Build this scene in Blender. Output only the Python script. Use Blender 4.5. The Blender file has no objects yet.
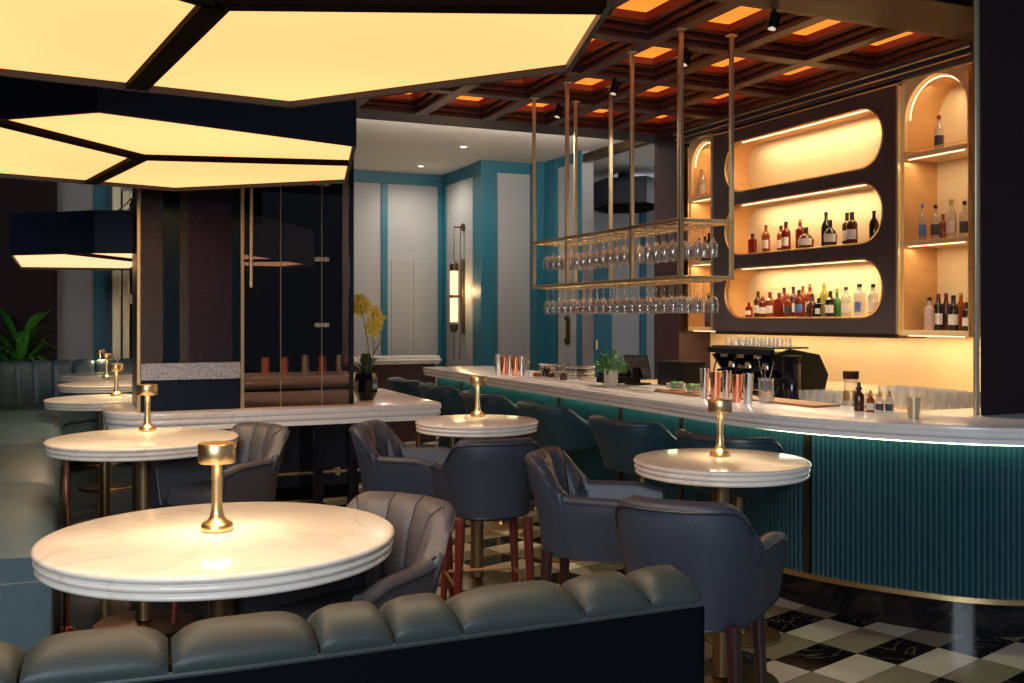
import bpy, bmesh, math, random
from mathutils import Vector, Matrix
random.seed(7)
PI = math.pi
scene = bpy.context.scene
COL = scene.collection

# ------------------------------------------------------------------ measuring
TH = math.radians(24); CT, ST = math.cos(TH), math.sin(TH)
EYE = 1.55
def at(u, v, z):                     # photo pixel lying on the horizontal plane z -> room X, Y
    d = (EYE - z) * 1000.0 / (v - 318.0); x = (u - 512) / 1000.0 * d
    return x * CT + d * ST, -x * ST + d * CT
def room(x, d):                      # sideways / forward distances from the tripod -> room X, Y
    return x * CT + d * ST, -x * ST + d * CT
def onX(u, v, X):
    t = (u - 512) / 1000.0; Y = (X * CT - t * X * ST) / (ST + t * CT)
    return Y, EYE - (v - 318.0) * (X * ST + Y * CT) / 1000.0
def onY(u, v, Y):
    t = (u - 512) / 1000.0; X = (Y * ST + t * Y * CT) / (CT - t * ST)
    return X, EYE - (v - 318.0) * (X * ST + Y * CT) / 1000.0

# ------------------------------------------------------------------ materials
MATS = {}
def nodes(name):
    m = bpy.data.materials.new(name); m.use_nodes = True
    nt = m.node_tree; nt.nodes.clear()
    out = nt.nodes.new('ShaderNodeOutputMaterial')
    return m, nt, out
def pm(name, col, rough=.5, metal=0., var=.10, scale=14., bump=0., bscale=60., coat=0., spec=.5, detail=3.):
    m, nt, out = nodes(name); N = nt.nodes; L = nt.links
    b = N.new('ShaderNodeBsdfPrincipled'); L.new(b.outputs[0], out.inputs[0])
    tc = N.new('ShaderNodeTexCoord'); no = N.new('ShaderNodeTexNoise')
    no.inputs['Scale'].default_value = scale; no.inputs['Detail'].default_value = detail
    L.new(tc.outputs['Object'], no.inputs['Vector'])
    mx = N.new('ShaderNodeMixRGB'); L.new(no.outputs['Fac'], mx.inputs[0])
    mx.inputs[1].default_value = (*[c * (1 - var) for c in col], 1)
    mx.inputs[2].default_value = (*[min(1, c * (1 + var)) for c in col], 1)
    L.new(mx.outputs[0], b.inputs['Base Color'])
    b.inputs['Roughness'].default_value = rough; b.inputs['Metallic'].default_value = metal
    b.inputs['Coat Weight'].default_value = coat; b.inputs['Specular IOR Level'].default_value = spec
    if bump:
        n2 = N.new('ShaderNodeTexNoise'); n2.inputs['Scale'].default_value = bscale; n2.inputs['Detail'].default_value = 4
        L.new(tc.outputs['Object'], n2.inputs['Vector'])
        bp = N.new('ShaderNodeBump'); bp.inputs['Strength'].default_value = bump; bp.inputs['Distance'].default_value = .01
        L.new(n2.outputs['Fac'], bp.inputs['Height']); L.new(bp.outputs[0], b.inputs['Normal'])
    MATS[name] = m; return m
def emit(name, col, strength, var=.0, scale=1.2):
    m, nt, out = nodes(name); N = nt.nodes; L = nt.links
    e = N.new('ShaderNodeEmission'); e.inputs[1].default_value = strength
    L.new(e.outputs[0], out.inputs[0])
    tc = N.new('ShaderNodeTexCoord'); no = N.new('ShaderNodeTexNoise'); no.inputs['Scale'].default_value = scale
    no.inputs['Detail'].default_value = 0
    L.new(tc.outputs['Object'], no.inputs['Vector'])
    mx = N.new('ShaderNodeMixRGB'); L.new(no.outputs['Fac'], mx.inputs[0])
    mx.inputs[1].default_value = (*[c * (1 - var) for c in col[:1]], *[c * (1 - var * 1.6) for c in col[1:]], 1)
    mx.inputs[2].default_value = (*[c * (1 + var) for c in col], 1)
    L.new(mx.outputs[0], e.inputs[0]); MATS[name] = m; return m
def glass(name, tint=(1, 1, 1), base=.12, edge=.75, rough=.03, body=None, bodyf=0.):
    m, nt, out = nodes(name); N = nt.nodes; L = nt.links
    tr = N.new('ShaderNodeBsdfTransparent')
    tc = N.new('ShaderNodeTexCoord'); no = N.new('ShaderNodeTexNoise'); no.inputs['Scale'].default_value = 20
    L.new(tc.outputs['Object'], no.inputs['Vector'])
    mc = N.new('ShaderNodeMixRGB'); L.new(no.outputs['Fac'], mc.inputs[0])
    mc.inputs[1].default_value = (*[c * .94 for c in tint], 1); mc.inputs[2].default_value = (*tint, 1)
    L.new(mc.outputs[0], tr.inputs[0])
    gl = N.new('ShaderNodeBsdfGlossy'); gl.inputs['Roughness'].default_value = rough
    lw = N.new('ShaderNodeLayerWeight'); lw.inputs[0].default_value = .35
    mr = N.new('ShaderNodeMapRange'); mr.inputs['To Min'].default_value = base; mr.inputs['To Max'].default_value = edge
    L.new(lw.outputs['Facing'], mr.inputs['Value'])
    mx = N.new('ShaderNodeMixShader'); L.new(mr.outputs[0], mx.inputs[0]); L.new(tr.outputs[0], mx.inputs[1]); L.new(gl.outputs[0], mx.inputs[2])
    last = mx
    if body:
        df = N.new('ShaderNodeBsdfDiffuse'); df.inputs[0].default_value = (*body, 1)
        m2 = N.new('ShaderNodeMixShader'); m2.inputs[0].default_value = bodyf
        L.new(mx.outputs[0], m2.inputs[1]); L.new(df.outputs[0], m2.inputs[2]); last = m2
    L.new(last.outputs[0], out.inputs[0]); MATS[name] = m; return m
def marble(name, base, vein, scale=2.2, rough=.12, amount=.55, blush=None):
    m, nt, out = nodes(name); N = nt.nodes; L = nt.links
    b = N.new('ShaderNodeBsdfPrincipled'); L.new(b.outputs[0], out.inputs[0])
    tc = N.new('ShaderNodeTexCoord')
    n1 = N.new('ShaderNodeTexNoise'); n1.inputs['Scale'].default_value = scale; n1.inputs['Detail'].default_value = 6; n1.inputs['Distortion'].default_value = 1.6
    L.new(tc.outputs['Object'], n1.inputs['Vector'])
    r = N.new('ShaderNodeValToRGB'); e = r.color_ramp.elements
    e[0].position = .47; e[0].color = (0, 0, 0, 1); e[1].position = .5; e[1].color = (1, 1, 1, 1)
    x = r.color_ramp.elements.new(.53); x.color = (0, 0, 0, 1)
    L.new(n1.outputs['Fac'], r.inputs[0])
    n2 = N.new('ShaderNodeTexNoise'); n2.inputs['Scale'].default_value = scale * .8; n2.inputs['Detail'].default_value = 3
    L.new(tc.outputs['Object'], n2.inputs['Vector'])
    mu = N.new('ShaderNodeMath'); mu.operation = 'MULTIPLY'; L.new(r.outputs[0], mu.inputs[0]); L.new(n2.outputs['Fac'], mu.inputs[1])
    m2 = N.new('ShaderNodeMath'); m2.operation = 'MULTIPLY'; m2.inputs[1].default_value = amount * 1.6; m2.use_clamp = True
    L.new(mu.outputs[0], m2.inputs[0])
    soft = N.new('ShaderNodeMixRGB'); L.new(n2.outputs['Fac'], soft.inputs[0])
    bl = blush or tuple(c * .9 for c in base)
    soft.inputs[1].default_value = (*base, 1); soft.inputs[2].default_value = (*bl, 1)
    mx = N.new('ShaderNodeMixRGB'); L.new(m2.outputs[0], mx.inputs[0]); L.new(soft.outputs[0], mx.inputs[1]); mx.inputs[2].default_value = (*vein, 1)
    L.new(mx.outputs[0], b.inputs['Base Color']); b.inputs['Roughness'].default_value = rough
    MATS[name] = m; return m

pm('navy_leather', (.034, .043, .064), .45, var=.14, bump=.12, bscale=130)
pm('grey_leather', (.080, .076, .080), .45, var=.12, bump=.12, bscale=130)
pm('navy_piping', (.018, .021, .030), .4)
pm('teal_leather', (.012, .042, .060), .38, var=.14, bump=.1, bscale=120)
pm('sofa_leather', (.072, .125, .150), .36, var=.14, bump=.14, bscale=110)
pm('sofa_front_leather', (.036, .047, .043), .52, var=.14, bump=.05, bscale=110)
pm('sofa_back', (.0025, .003, .006), .8, spec=.06)
pm('red_wood', (.15, .022, .014), .38, var=.25, scale=30)
pm('shaded_red_wood', (.035, .014, .012), .35, var=.25, scale=30)  # same red leg wood, darkened to paint in the shade
pm('brass', (.86, .62, .30), .33, 1., var=.06)
pm('antique_brass', (.76, .62, .38), .34, .85, var=.12)
pm('bronze', (.16, .10, .055), .35, 1., var=.15)
pm('copper', (.85, .36, .22), .16, 1., var=.06)
pm('steel', (.68, .66, .62), .16, 1., var=.05)
pm('gold_panel', (.82, .60, .32), .38, .3, var=.08, scale=3.)
pm('gold_wall', (.86, .68, .42), .5, .05, var=.12, scale=2.5)
pm('fluted_teal', (.005, .046, .060), .36, var=.08)
pm('cabinet_maroon', (.046, .033, .040), .4, var=.12)
pm('maroon_wall', (.035, .012, .016), .45, var=.12)
pm('pier_maroon', (.026, .013, .015), .6, var=.12, spec=.15)
pm('old_brass', (.34, .22, .10), .34, .9, var=.12)
pm('mirror_refl_navy', (.006, .010, .026), .4, var=.3, spec=.2)
pm('niche_side', (.72, .42, .17), .35, .35, var=.1)
pm('mirror_refl_glitter', (.050, .036, .028), .25, .7, var=.95, scale=75., bump=.3, bscale=180, detail=1.)
pm('mirror_refl_teal', (.010, .028, .034), .2, .7, var=.6, scale=60.)
pm('black', (.005, .005, .006), .45, spec=.12)
pm('gloss_black', (.006, .006, .009), .12)
pm('navy_metal', (.012, .018, .040), .5, var=.08)
pm('rim_dark', (.005, .003, .003), .7, spec=.04)
pm('wall_grey', (.37, .375, .38), .6, var=.04, scale=4.)
pm('wall_teal', (.012, .130, .190), .45, var=.08)
pm('plaster_white', (.82, .80, .76), .7, var=.05, scale=3.)
pm('ceiling_dark', (.015, .010, .012), .6)
pm('rib_wood', (.050, .015, .018), .40, var=.3, scale=16, spec=.35)
pm('rib_red', (.34, .040, .014), .35, var=.2)
pm('beam_brown', (.014, .006, .007), .5, var=.2, scale=5.)
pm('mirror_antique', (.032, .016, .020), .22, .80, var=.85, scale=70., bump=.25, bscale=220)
pm('mirror_refl_grey', (.40, .39, .38), .35, .3, var=.9, scale=80., bump=.3, bscale=240, detail=1.)
pm('navy_panel', (.012, .018, .036), .35, var=.12)
pm('leaf', (.06, .29, .03), .45, var=.4, scale=20)
pm('leaf_dark', (.014, .07, .018), .35, var=.4, scale=10)
pm('petal', (.95, .72, .10), .5, var=.25, scale=40)
pm('stem_green', (.10, .14, .03), .5)
pm('soil', (.03, .018, .012), .9)
pm('board_wood', (.38, .17, .07), .4, var=.3, scale=12)
pm('lime', (.10, .25, .03), .35, var=.4, scale=30)
pm('paper_label', (.72, .68, .60), .6, var=.06)
pm('label_dark', (.05, .05, .08), .5)
pm('label_blue', (.08, .16, .42), .5)
pm('cap_black', (.010, .009, .010), .35)
pm('cap_red', (.22, .02, .02), .35)
pm('cap_blue', (.02, .06, .35), .35)
pm('cap_gold', (.55, .36, .12), .3, .8)
pm('cream_pot', (.62, .58, .44), .35)
marble('table_marble', (.88, .84, .76), (.50, .36, .24), 1.9, .16, .34, (.82, .72, .60))
marble('bar_marble', (.86, .85, .82), (.48, .42, .38), 1.9, .16, .28, (.80, .76, .71))
marble('plinth_marble', (.007, .006, .007), (.30, .28, .25), 5., .10, .05, (.012, .010, .011))
marble('black_marble', (.008, .007, .008), (.45, .42, .38), 3.5, .08, .15, (.016, .013, .014))
emit('lum_panel', (1.0, .48, .175), 1.70, .16, .9)
emit('lum_far', (1.0, .58, .30), 1.5, .05)
emit('coffer_glow', (1.0, .24, .03), 1.5, .10, 3.)
emit('led_warm', (1.0, .78, .44), 2.2)
emit('led_soft', (1.0, .80, .45), 1.6)
emit('led_green', (.80, .95, .62), 11.)
emit('lamp_glow', (1.0, .72, .34), 6.)
emit('tube_glow', (1.0, .66, .30), 2.2, .05)
emit('spot_lens', (1.0, .85, .55), .7)
emit('down_glow', (1.0, .93, .80), 9.)
emit('screen_red', (1.0, .05, .03), .8)
glass('clear_glass', (.98, .98, .98), .04, .60, .03, (.95, .95, .93), .07)  # white body share paints pale highlights into the glass
glass('stem_glass', (.97, .97, .97), .10, .80, .06, (.95, .95, .95), .03)  # small white body share, highlights painted in as well
glass('smoke_glass', (.46, .40, .39), .025, .22, .01)
glass('bottle_clear', (.92, .92, .90), .06, .6, .04, (.75, .72, .66), .22)
glass('bottle_amber', (.70, .26, .05), .05, .5, .04, (.34, .085, .015), .5)
glass('bottle_red', (.60, .10, .04), .05, .5, .04, (.24, .030, .014), .55)
glass('bottle_green', (.12, .55, .08), .05, .5, .04, (.05, .26, .03), .5)
glass('bottle_yellow', (.75, .75, .15), .05, .5, .04, (.40, .38, .06), .5)
pm('bottle_dark', (.012, .010, .009), .10)
pm('bottle_brown', (.075, .022, .010), .10)
pm('bottle_olive', (.012, .028, .012), .10)
pm('bottle_pink', (.50, .34, .30), .2)

def floor_material():
    m, nt, out = nodes('floor_tiles'); N = nt.nodes; L = nt.links
    b = N.new('ShaderNodeBsdfPrincipled'); L.new(b.outputs[0], out.inputs[0])
    tc = N.new('ShaderNodeTexCoord'); mp = N.new('ShaderNodeMapping'); mp.vector_type = 'POINT'
    L.new(tc.outputs['Object'], mp.inputs['Vector'])
    a = math.radians(-16)
    # put a tile corner at (3.578, 4.053); short side along +Y turned 16 degrees
    ox, oy = 3.578, 4.053
    rx, ry = ox * math.cos(a) - oy * math.sin(a), ox * math.sin(a) + oy * math.cos(a)
    mp.inputs['Rotation'].default_value = (0, 0, a); mp.inputs['Location'].default_value = (-rx, -ry, 0)
    sx = N.new('ShaderNodeSeparateXYZ'); L.new(mp.outputs[0], sx.inputs[0])
    def mth(op, a, b2=None):
        n = N.new('ShaderNodeMath'); n.operation = op
        for k, q in enumerate((a, b2)):
            if q is None: continue
            if isinstance(q, (int, float)): n.inputs[k].default_value = q
            else: L.new(q, n.inputs[k])
        return n.outputs[0]
    tx = mth('DIVIDE', sx.outputs[0], .368); ty = mth('DIVIDE', sx.outputs[1], -.198)
    i = mth('FLOOR', tx); j = mth('FLOOR', ty)
    # colour number = (along the short side - 1 per column) mod 3
    k = mth('FLOORED_MODULO', mth('SUBTRACT', j, mth('ADD', i, 1)), 3.0)
    isW = mth('LESS_THAN', k, .5)
    isK = mth('GREATER_THAN', k, 1.5)
    n1 = N.new('ShaderNodeTexNoise'); n1.inputs['Scale'].default_value = 2.4; n1.inputs['Detail'].default_value = 5; n1.inputs['Distortion'].default_value = 1.2
    L.new(tc.outputs['Object'], n1.inputs['Vector'])
    r = N.new('ShaderNodeValToRGB'); e = r.color_ramp.elements
    e[0].position = .49; e[0].color = (0, 0, 0, 1); e[1].position = .5; e[1].color = (1, 1, 1, 1)
    x = e.new(.51); x.color = (0, 0, 0, 1)
    L.new(n1.outputs['Fac'], r.inputs[0])
    vein = mth('MULTIPLY', r.outputs[0], .35)
    mk = N.new('ShaderNodeMixRGB'); L.new(vein, mk.inputs[0]); mk.inputs[1].default_value = (.011, .008, .009, 1); mk.inputs[2].default_value = (.5, .45, .38, 1)
    n3 = N.new('ShaderNodeTexNoise'); n3.inputs['Scale'].default_value = 5; L.new(tc.outputs['Object'], n3.inputs['Vector'])
    mb = N.new('ShaderNodeMixRGB'); L.new(n3.outputs['Fac'], mb.inputs[0]); mb.inputs[1].default_value = (.27, .235, .15, 1); mb.inputs[2].default_value = (.36, .30, .21, 1)
    mw = N.new('ShaderNodeMixRGB'); L.new(n3.outputs['Fac'], mw.inputs[0]); mw.inputs[1].default_value = (.78, .70, .55, 1); mw.inputs[2].default_value = (.66, .56, .44, 1)
    c1 = N.new('ShaderNodeMixRGB'); L.new(isW, c1.inputs[0]); L.new(mb.outputs[0], c1.inputs[1]); L.new(mw.outputs[0], c1.inputs[2])
    c2 = N.new('ShaderNodeMixRGB'); L.new(isK, c2.inputs[0]); L.new(c1.outputs[0], c2.inputs[1]); L.new(mk.outputs[0], c2.inputs[2])
    # joints
    fx = mth('FRACT', tx); fy = mth('FRACT', ty)
    g = mth('MAXIMUM', mth('LESS_THAN', fx, .008), mth('LESS_THAN', fy, .015))
    c3 = N.new('ShaderNodeMixRGB'); L.new(g, c3.inputs[0]); L.new(c2.outputs[0], c3.inputs[1]); c3.inputs[2].default_value = (.03, .025, .02, 1)
    L.new(c3.outputs[0], b.inputs['Base Color']); b.inputs['Roughness'].default_value = .16
    MATS['floor_tiles'] = m
floor_material()

# ------------------------------------------------------------------ mesh helpers
def resample(pts, step):
    out = [pts[0]]; acc = 0
    P = [Vector(p) for p in pts]
    for a, b in zip(P, P[1:]):
        n = max(1, round((b - a).length / step))
        for k in range(1, n + 1): out.append(tuple(a.lerp(b, k / n)))
    return out
def catmull(pts, per=8):
    P = [Vector(p) for p in pts]; out = []
    for i in range(len(P) - 1):
        p0 = P[i - 1] if i else P[i] * 2 - P[i + 1]; p1, p2 = P[i], P[i + 1]; p3 = P[i + 2] if i + 2 < len(P) else P[i + 1] * 2 - P[i]
        for k in range(per):
            t = k / per
            out.append(tuple(.5 * ((2 * p1) + (p2 - p0) * t + (2 * p0 - 5 * p1 + 4 * p2 - p3) * t * t + (3 * p1 - p0 - 3 * p2 + p3) * t ** 3)))
    out.append(tuple(P[-1])); return out
def even(pts, step):                       # even spacing along a polyline
    P = [Vector(p) for p in pts]; L = [0]
    for a, b in zip(P, P[1:]): L.append(L[-1] + (b - a).length)
    n = max(1, int(L[-1] / step)); out = []; i = 0
    for k in range(n + 1):
        s = L[-1] * k / n
        while i < len(P) - 2 and L[i + 1] < s: i += 1
        t = (s - L[i]) / max(1e-9, L[i + 1] - L[i]); out.append(tuple(P[i].lerp(P[i + 1], t)))
    return out
def normals2(pts):                          # left-hand normals of an open 2-D path
    out = []
    for i in range(len(pts)):
        a = pts[max(0, i - 1)]; b = pts[min(len(pts) - 1, i + 1)]
        d = Vector((b[0] - a[0], b[1] - a[1])).normalized(); out.append((-d.y, d.x))
    return out
def offs(pts, o):
    return [(p[0] + n[0] * o, p[1] + n[1] * o) for p, n in zip(pts, normals2(pts))]

class MB:
    def __init__(s): s.v = []; s.f = []
    def add(s, vs, fs):
        o = len(s.v); s.v += [tuple(v) for v in vs]; s.f += [tuple(i + o for i in f) for f in fs]; return s
    def box(s, x0, x1, y0, y1, z0, z1):
        vs = [(x, y, z) for z in (z0, z1) for y in (y0, y1) for x in (x0, x1)]
        return s.add(vs, [(0, 2, 3, 1), (4, 5, 7, 6), (0, 1, 5, 4), (2, 6, 7, 3), (0, 4, 6, 2), (1, 3, 7, 5)])
    def obox(s, c, size, rz=0):
        q = MB().box(-size[0] / 2, size[0] / 2, -size[1] / 2, size[1] / 2, 0, size[2]); m = Matrix.Translation(c) @ Matrix.Rotation(rz, 4, 'Z')
        return s.add([m @ Vector(v) for v in q.v], q.f)
    def loft(s, loops, closed=True, cap0=True, cap1=True):
        n = len(loops[0]); vs = [p for l in loops for p in l]; fs = []
        for k in range(len(loops) - 1):
            for i in range(n if closed else n - 1):
                j = (i + 1) % n
                fs.append((k * n + i, k * n + j, (k + 1) * n + j, (k + 1) * n + i))
        if cap0: fs.append(tuple(reversed(range(n))))
        if cap1: fs.append(tuple(range((len(loops) - 1) * n, len(loops) * n)))
        return s.add(vs, fs)
    def cyl(s, p0, p1, r0, r1=None, n=14):
        r1 = r0 if r1 is None else r1; p0, p1 = Vector(p0), Vector(p1); d = (p1 - p0).normalized()
        a = d.orthogonal().normalized(); b = d.cross(a)
        ring = lambda p, r: [tuple(p + (a * math.cos(2 * PI * k / n) + b * math.sin(2 * PI * k / n)) * r) for k in range(n)]
        return s.loft([ring(p0, r0), ring(p1, r1)])
    def lathe(s, prof, cx=0, cy=0, cz=0, n=32, sx=1., sy=1.):
        loops = [[(cx + max(r, 1e-4) * sx * math.cos(2 * PI * k / n), cy + max(r, 1e-4) * sy * math.sin(2 * PI * k / n), cz + z) for k in range(n)] for r, z in prof]
        return s.loft(loops)
    def tube(s, pts, r, n=8, closed=False):
        P = [Vector(p) for p in pts]; loops = []; up = None
        for i, p in enumerate(P):
            if closed: d = (P[(i + 1) % len(P)] - P[i - 1]).normalized()
            else: d = (P[min(i + 1, len(P) - 1)] - P[max(i - 1, 0)]).normalized()
            a = d.orthogonal().normalized() if up is None else (up - d * up.dot(d)).normalized()
            up = a; b = d.cross(a); rr = r[i] if isinstance(r, (list, tuple)) else r
            loops.append([tuple(p + (a * math.cos(2 * PI * k / n) + b * math.sin(2 * PI * k / n)) * rr) for k in range(n)])
        if closed: loops.append(loops[0])
        return s.loft(loops, cap0=not closed, cap1=not closed)
    def prism(s, poly, z0, z1):
        return s.loft([[(p[0], p[1], z0) for p in poly], [(p[0], p[1], z1) for p in poly]])
    def ball(s, c, r, n=12, m=8):
        r = (r, r, r) if isinstance(r, (int, float)) else r
        loops = []
        for j in range(m + 1):
            t = PI * j / m; q = max(math.sin(t), 1e-3)
            loops.append([(c[0] + r[0] * q * math.cos(2 * PI * k / n), c[1] + r[1] * q * math.sin(2 * PI * k / n), c[2] - r[2] * math.cos(t)) for k in range(n)])
        return s.loft(loops)
    def mesh(s, name):
        me = bpy.data.meshes.new(name); me.from_pydata(s.v, [], s.f)
        bm = bmesh.new(); bm.from_mesh(me); bmesh.ops.recalc_face_normals(bm, faces=bm.faces); bm.to_mesh(me); bm.free()
        return me
    def build(s, name, mat, parent=None, smooth=True, angle=38, bevel=0., loc=None):
        me = s.mesh(name); return finish(me, name, mat, parent, smooth, angle, bevel, loc)
def finish(me, name, mat, parent=None, smooth=True, angle=38, bevel=0., loc=None):
    me.materials.append(MATS[mat])
    if smooth:
        me.polygons.foreach_set('use_smooth', [True] * len(me.polygons)); me.set_sharp_from_angle(angle=math.radians(angle))
    o = bpy.data.objects.new(name, me); COL.objects.link(o)
    if parent: o.parent = parent
    if loc: o.location = loc
    if bevel:
        b = o.modifiers.new('edge', 'BEVEL'); b.width = bevel; b.segments = 2; b.limit_method = 'ANGLE'; b.angle_limit = math.radians(40)
    return o
def plate(outer, holes, x0, x1):            # plate in the Y-Z plane with holes, between x0 and x1 (returns a mesh)
    cu = bpy.data.curves.new('plate', 'CURVE'); cu.dimensions = '2D'; cu.fill_mode = 'BOTH'; cu.extrude = abs(x1 - x0) / 2
    for loop in [outer] + holes:
        sp = cu.splines.new('POLY'); sp.points.add(len(loop) - 1); sp.use_cyclic_u = True
        for p, q in zip(sp.points, loop): p.co = (q[0], q[1], 0, 1)
    ob = bpy.data.objects.new('plate', cu); COL.objects.link(ob)
    me = bpy.data.meshes.new_from_object(ob); bpy.data.objects.remove(ob); bpy.data.curves.remove(cu)
    xm = (x0 + x1) / 2
    for v in me.vertices: v.co = (xm + v.co.z, v.co.x, v.co.y)
    bm = bmesh.new(); bm.from_mesh(me); bmesh.ops.remove_doubles(bm, verts=bm.verts, dist=1e-5); bmesh.ops.recalc_face_normals(bm, faces=bm.faces); bm.to_mesh(me); bm.free()
    me.materials.clear()
    return me

def tag(o, label=None, cat=None, group=None, kind=None):
    if label: o['label'] = label
    if cat: o['category'] = cat
    if group: o['group'] = group
    if kind: o['kind'] = kind
    return o
def thing(name, label, cat, loc=(0, 0, 0), rz=0, group=None):
    o = bpy.data.objects.new(name, None); o.empty_display_size = .1; COL.objects.link(o)
    o.location = loc; o.rotation_euler = (0, 0, rz); return tag(o, label, cat, group)
def kids(o): return [c for c in bpy.data.objects if c.parent == o]
def dup(o, loc, rz=None, label=None, group=None):
    def cp(a, par):
        c = a.copy(); COL.objects.link(c); c.parent = par
        for ch in list(a.children): cp(ch, c)
        return c
    r = cp(o, None); r.location = loc
    if rz is not None: r.rotation_euler = (0, 0, rz)
    if label: r['label'] = label
    if group: r['group'] = group
    return r
def struct(o): o['kind'] = 'structure'; return o
def area(name, loc, size, power, col, rot=(0, 0, 0), spread=PI):
    l = bpy.data.lights.new(name, 'AREA'); l.shape = 'RECTANGLE'; l.size, l.size_y = size; l.energy = power; l.color = col; l.spread = spread
    o = bpy.data.objects.new(name, l); COL.objects.link(o); o.location = loc; o.rotation_euler = rot; return o
def spot(name, loc, power, col, ang=120, blend=.6, r=.03, rot=(0, 0, 0)):
    l = bpy.data.lights.new(name, 'SPOT'); l.energy = power; l.color = col; l.spot_size = math.radians(ang); l.spot_blend = blend; l.shadow_soft_size = r
    o = bpy.data.objects.new(name, l); COL.objects.link(o); o.location = loc; o.rotation_euler = rot; return o
def point(name, loc, power, col, r=.03):
    l = bpy.data.lights.new(name, 'POINT'); l.energy = power; l.color = col; l.shadow_soft_size = r
    o = bpy.data.objects.new(name, l); COL.objects.link(o); o.location = loc; return o
WARM = (1.0, .76, .44)
ORD = ['first', 'second', 'third', 'fourth', 'fifth', 'sixth', 'seventh', 'eighth', 'ninth', 'tenth', 'eleventh', 'twelfth', 'thirteenth', 'fourteenth', 'fifteenth', 'sixteenth', 'seventeenth', 'eighteenth', 'nineteenth', 'twentieth']
LAMP_W, WORLD_S, COOL_FILL_W, DOWN_W, NICHE_W, SHELF_W, DRUM_FILL_W, SPLASH_W, ALC_W, BAR_W, ASSUMED_COVE_W = 4.6, .24, 300, 60, 8., 1.5, 14., 5., 18., 170., 75.
# ================================================================== THE ROOM
struct(MB().box(1.0, 11, -3, 16, -.06, 0).build('floor', 'floor_tiles'))
struct(MB().box(-4, 1.0, -3, 16, -.06, 0).build('floor_left', 'black_marble'))
struct(MB().box(-4, 1.62, -3, 9.0, 3.62, 3.7).box(1.62, 7, -3, 4.3, 3.62, 3.7).build('ceiling', 'ceiling_dark'))
struct(MB().box(-2.5, 11, 9.0, 16, 3.54, 3.64).build('ceiling_rear', 'plaster_white'))
# rear wall: grey panels with teal borders
struct(MB().box(-.10, 4.8, 13.15, 13.3, 0, 3.54).build('wall_rear', 'wall_grey'))
struct(MB().box(-4, -.10, 12.75, 13.0, 0, 3.6).build('wall_rear_left', 'pier_maroon'))
struct(MB().box(-4.0, -3.9, -3, 13, 0, 3.6).build('wall_left', 'maroon_wall'))
struct(MB().box(4.8, 5.0, 11.7, 13.3, 0, 3.54).build('wall_jog', 'wall_grey'))
struct(MB().box(5.0, 5.75, 11.7, 11.85, 0, 3.54).build('wall_return', 'wall_grey'))
struct(MB().box(5.6, 5.75, 10.52, 11.7, 0, 3.54).build('wall_right', 'wall_grey'))
tn = [0]
def trim(mat, *boxes, bevel=.004):
    tn[0] += 1; m = MB()
    for b in boxes: m.box(*b)
    return struct(m.build('trim_%d' % tn[0], mat, bevel=bevel))
Y0 = 13.15
trim('wall_teal', (3.905, 3.995, Y0 - .02, Y0, 0, 3.40))
trim('wall_teal', (4.72, 4.8, Y0 - .02, Y0, 0, 3.40))
trim('wall_teal', (.30, .49, Y0 - .02, Y0, 0, 3.40))
trim('wall_teal', (-.1, 4.8, Y0 - .025, Y0, 3.38, 3.54))
trim('wall_teal', (4.78, 4.8, 11.95, Y0 - .02, 3.38, 3.54))
trim('wall_teal', (4.78, 4.8, 13.0, Y0 - .02, 0, 3.38))
trim('wall_teal', (4.765, 4.99, 11.665, 11.95, 0, 3.54))                 # corner pilaster
trim('wall_teal', (4.99, 5.6, 11.675, 11.7, 3.40, 3.54))
trim('wall_teal', (5.46, 5.6, 11.50, 11.7, 0, 3.54))
trim('wall_teal', (5.57, 5.6, 11.16, 11.50, 0, 3.54))
trim('wall_teal', (5.58, 5.6, 10.52, 11.16, 3.42, 3.54))
trim('wall_teal', (5.58, 5.6, 10.52, 10.64, 0, 3.42))
# flush service door in the rear wall
d = MB().box(4.05, 4.36, Y0 - .012, Y0, 0, 2.35).box(4.366, 4.70, Y0 - .012, Y0, 0, 2.35).build('door_1', 'wall_grey', bevel=.003); struct(d)
# side room seen past the end of the back bar
struct(MB().box(5.75, 10, 14, 14.15, 0, 3.54).build('wall_alcove', 'wall_grey'))
struct(MB().box(9.9, 10, 8.9, 14, 0, 3.54).build('wall_alcove_side', 'wall_grey'))
trim('wall_teal', (8.50, 8.62, 13.97, 14, 0, 3.54)); trim('plaster_white', (5.75, 9.9, 13.96, 14, 3.46, 3.54))
trim('bronze', (5.6, 5.68, 8.98, 10.52, 3.40, 3.50))
dr = MB().box(7.58, 7.95, 13.93, 14, 0, 2.5).build('door_2', 'wall_teal', bevel=.004); struct(dr)
MB().box(7.63, 7.66, 13.88, 13.93, 1.05, 1.20).build('door_handle', 'brass', dr)
# brass framed glazed door behind the far banquette
d3 = MB().box(.50, .60, 13.02, 13.14, 0, 3.2).box(.62, .70, 13.04, 13.14, 0, 3.1).box(1.22, 1.30, 13.04, 13.14, 0, 3.1).box(.70, 1.22, 13.04, 13.14, 3.0, 3.1).box(.70, 1.22, 13.04, 13.14, 1.72, 1.84).box(.70, 1.22, 13.04, 13.14, 2.72, 2.8).build('door_3', 'antique_brass', bevel=.006); struct(d3)
MB().box(.70, 1.22, 13.08, 13.10, .1, 1.72).build('pane', 'gloss_black', d3); MB().box(.70, 1.22, 13.08, 13.10, 1.84, 2.72).build('pane', 'gloss_black', d3); MB().box(.70, 1.22, 13.08, 13.10, 2.8, 3.0).build('pane', 'gloss_black', d3)
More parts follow.
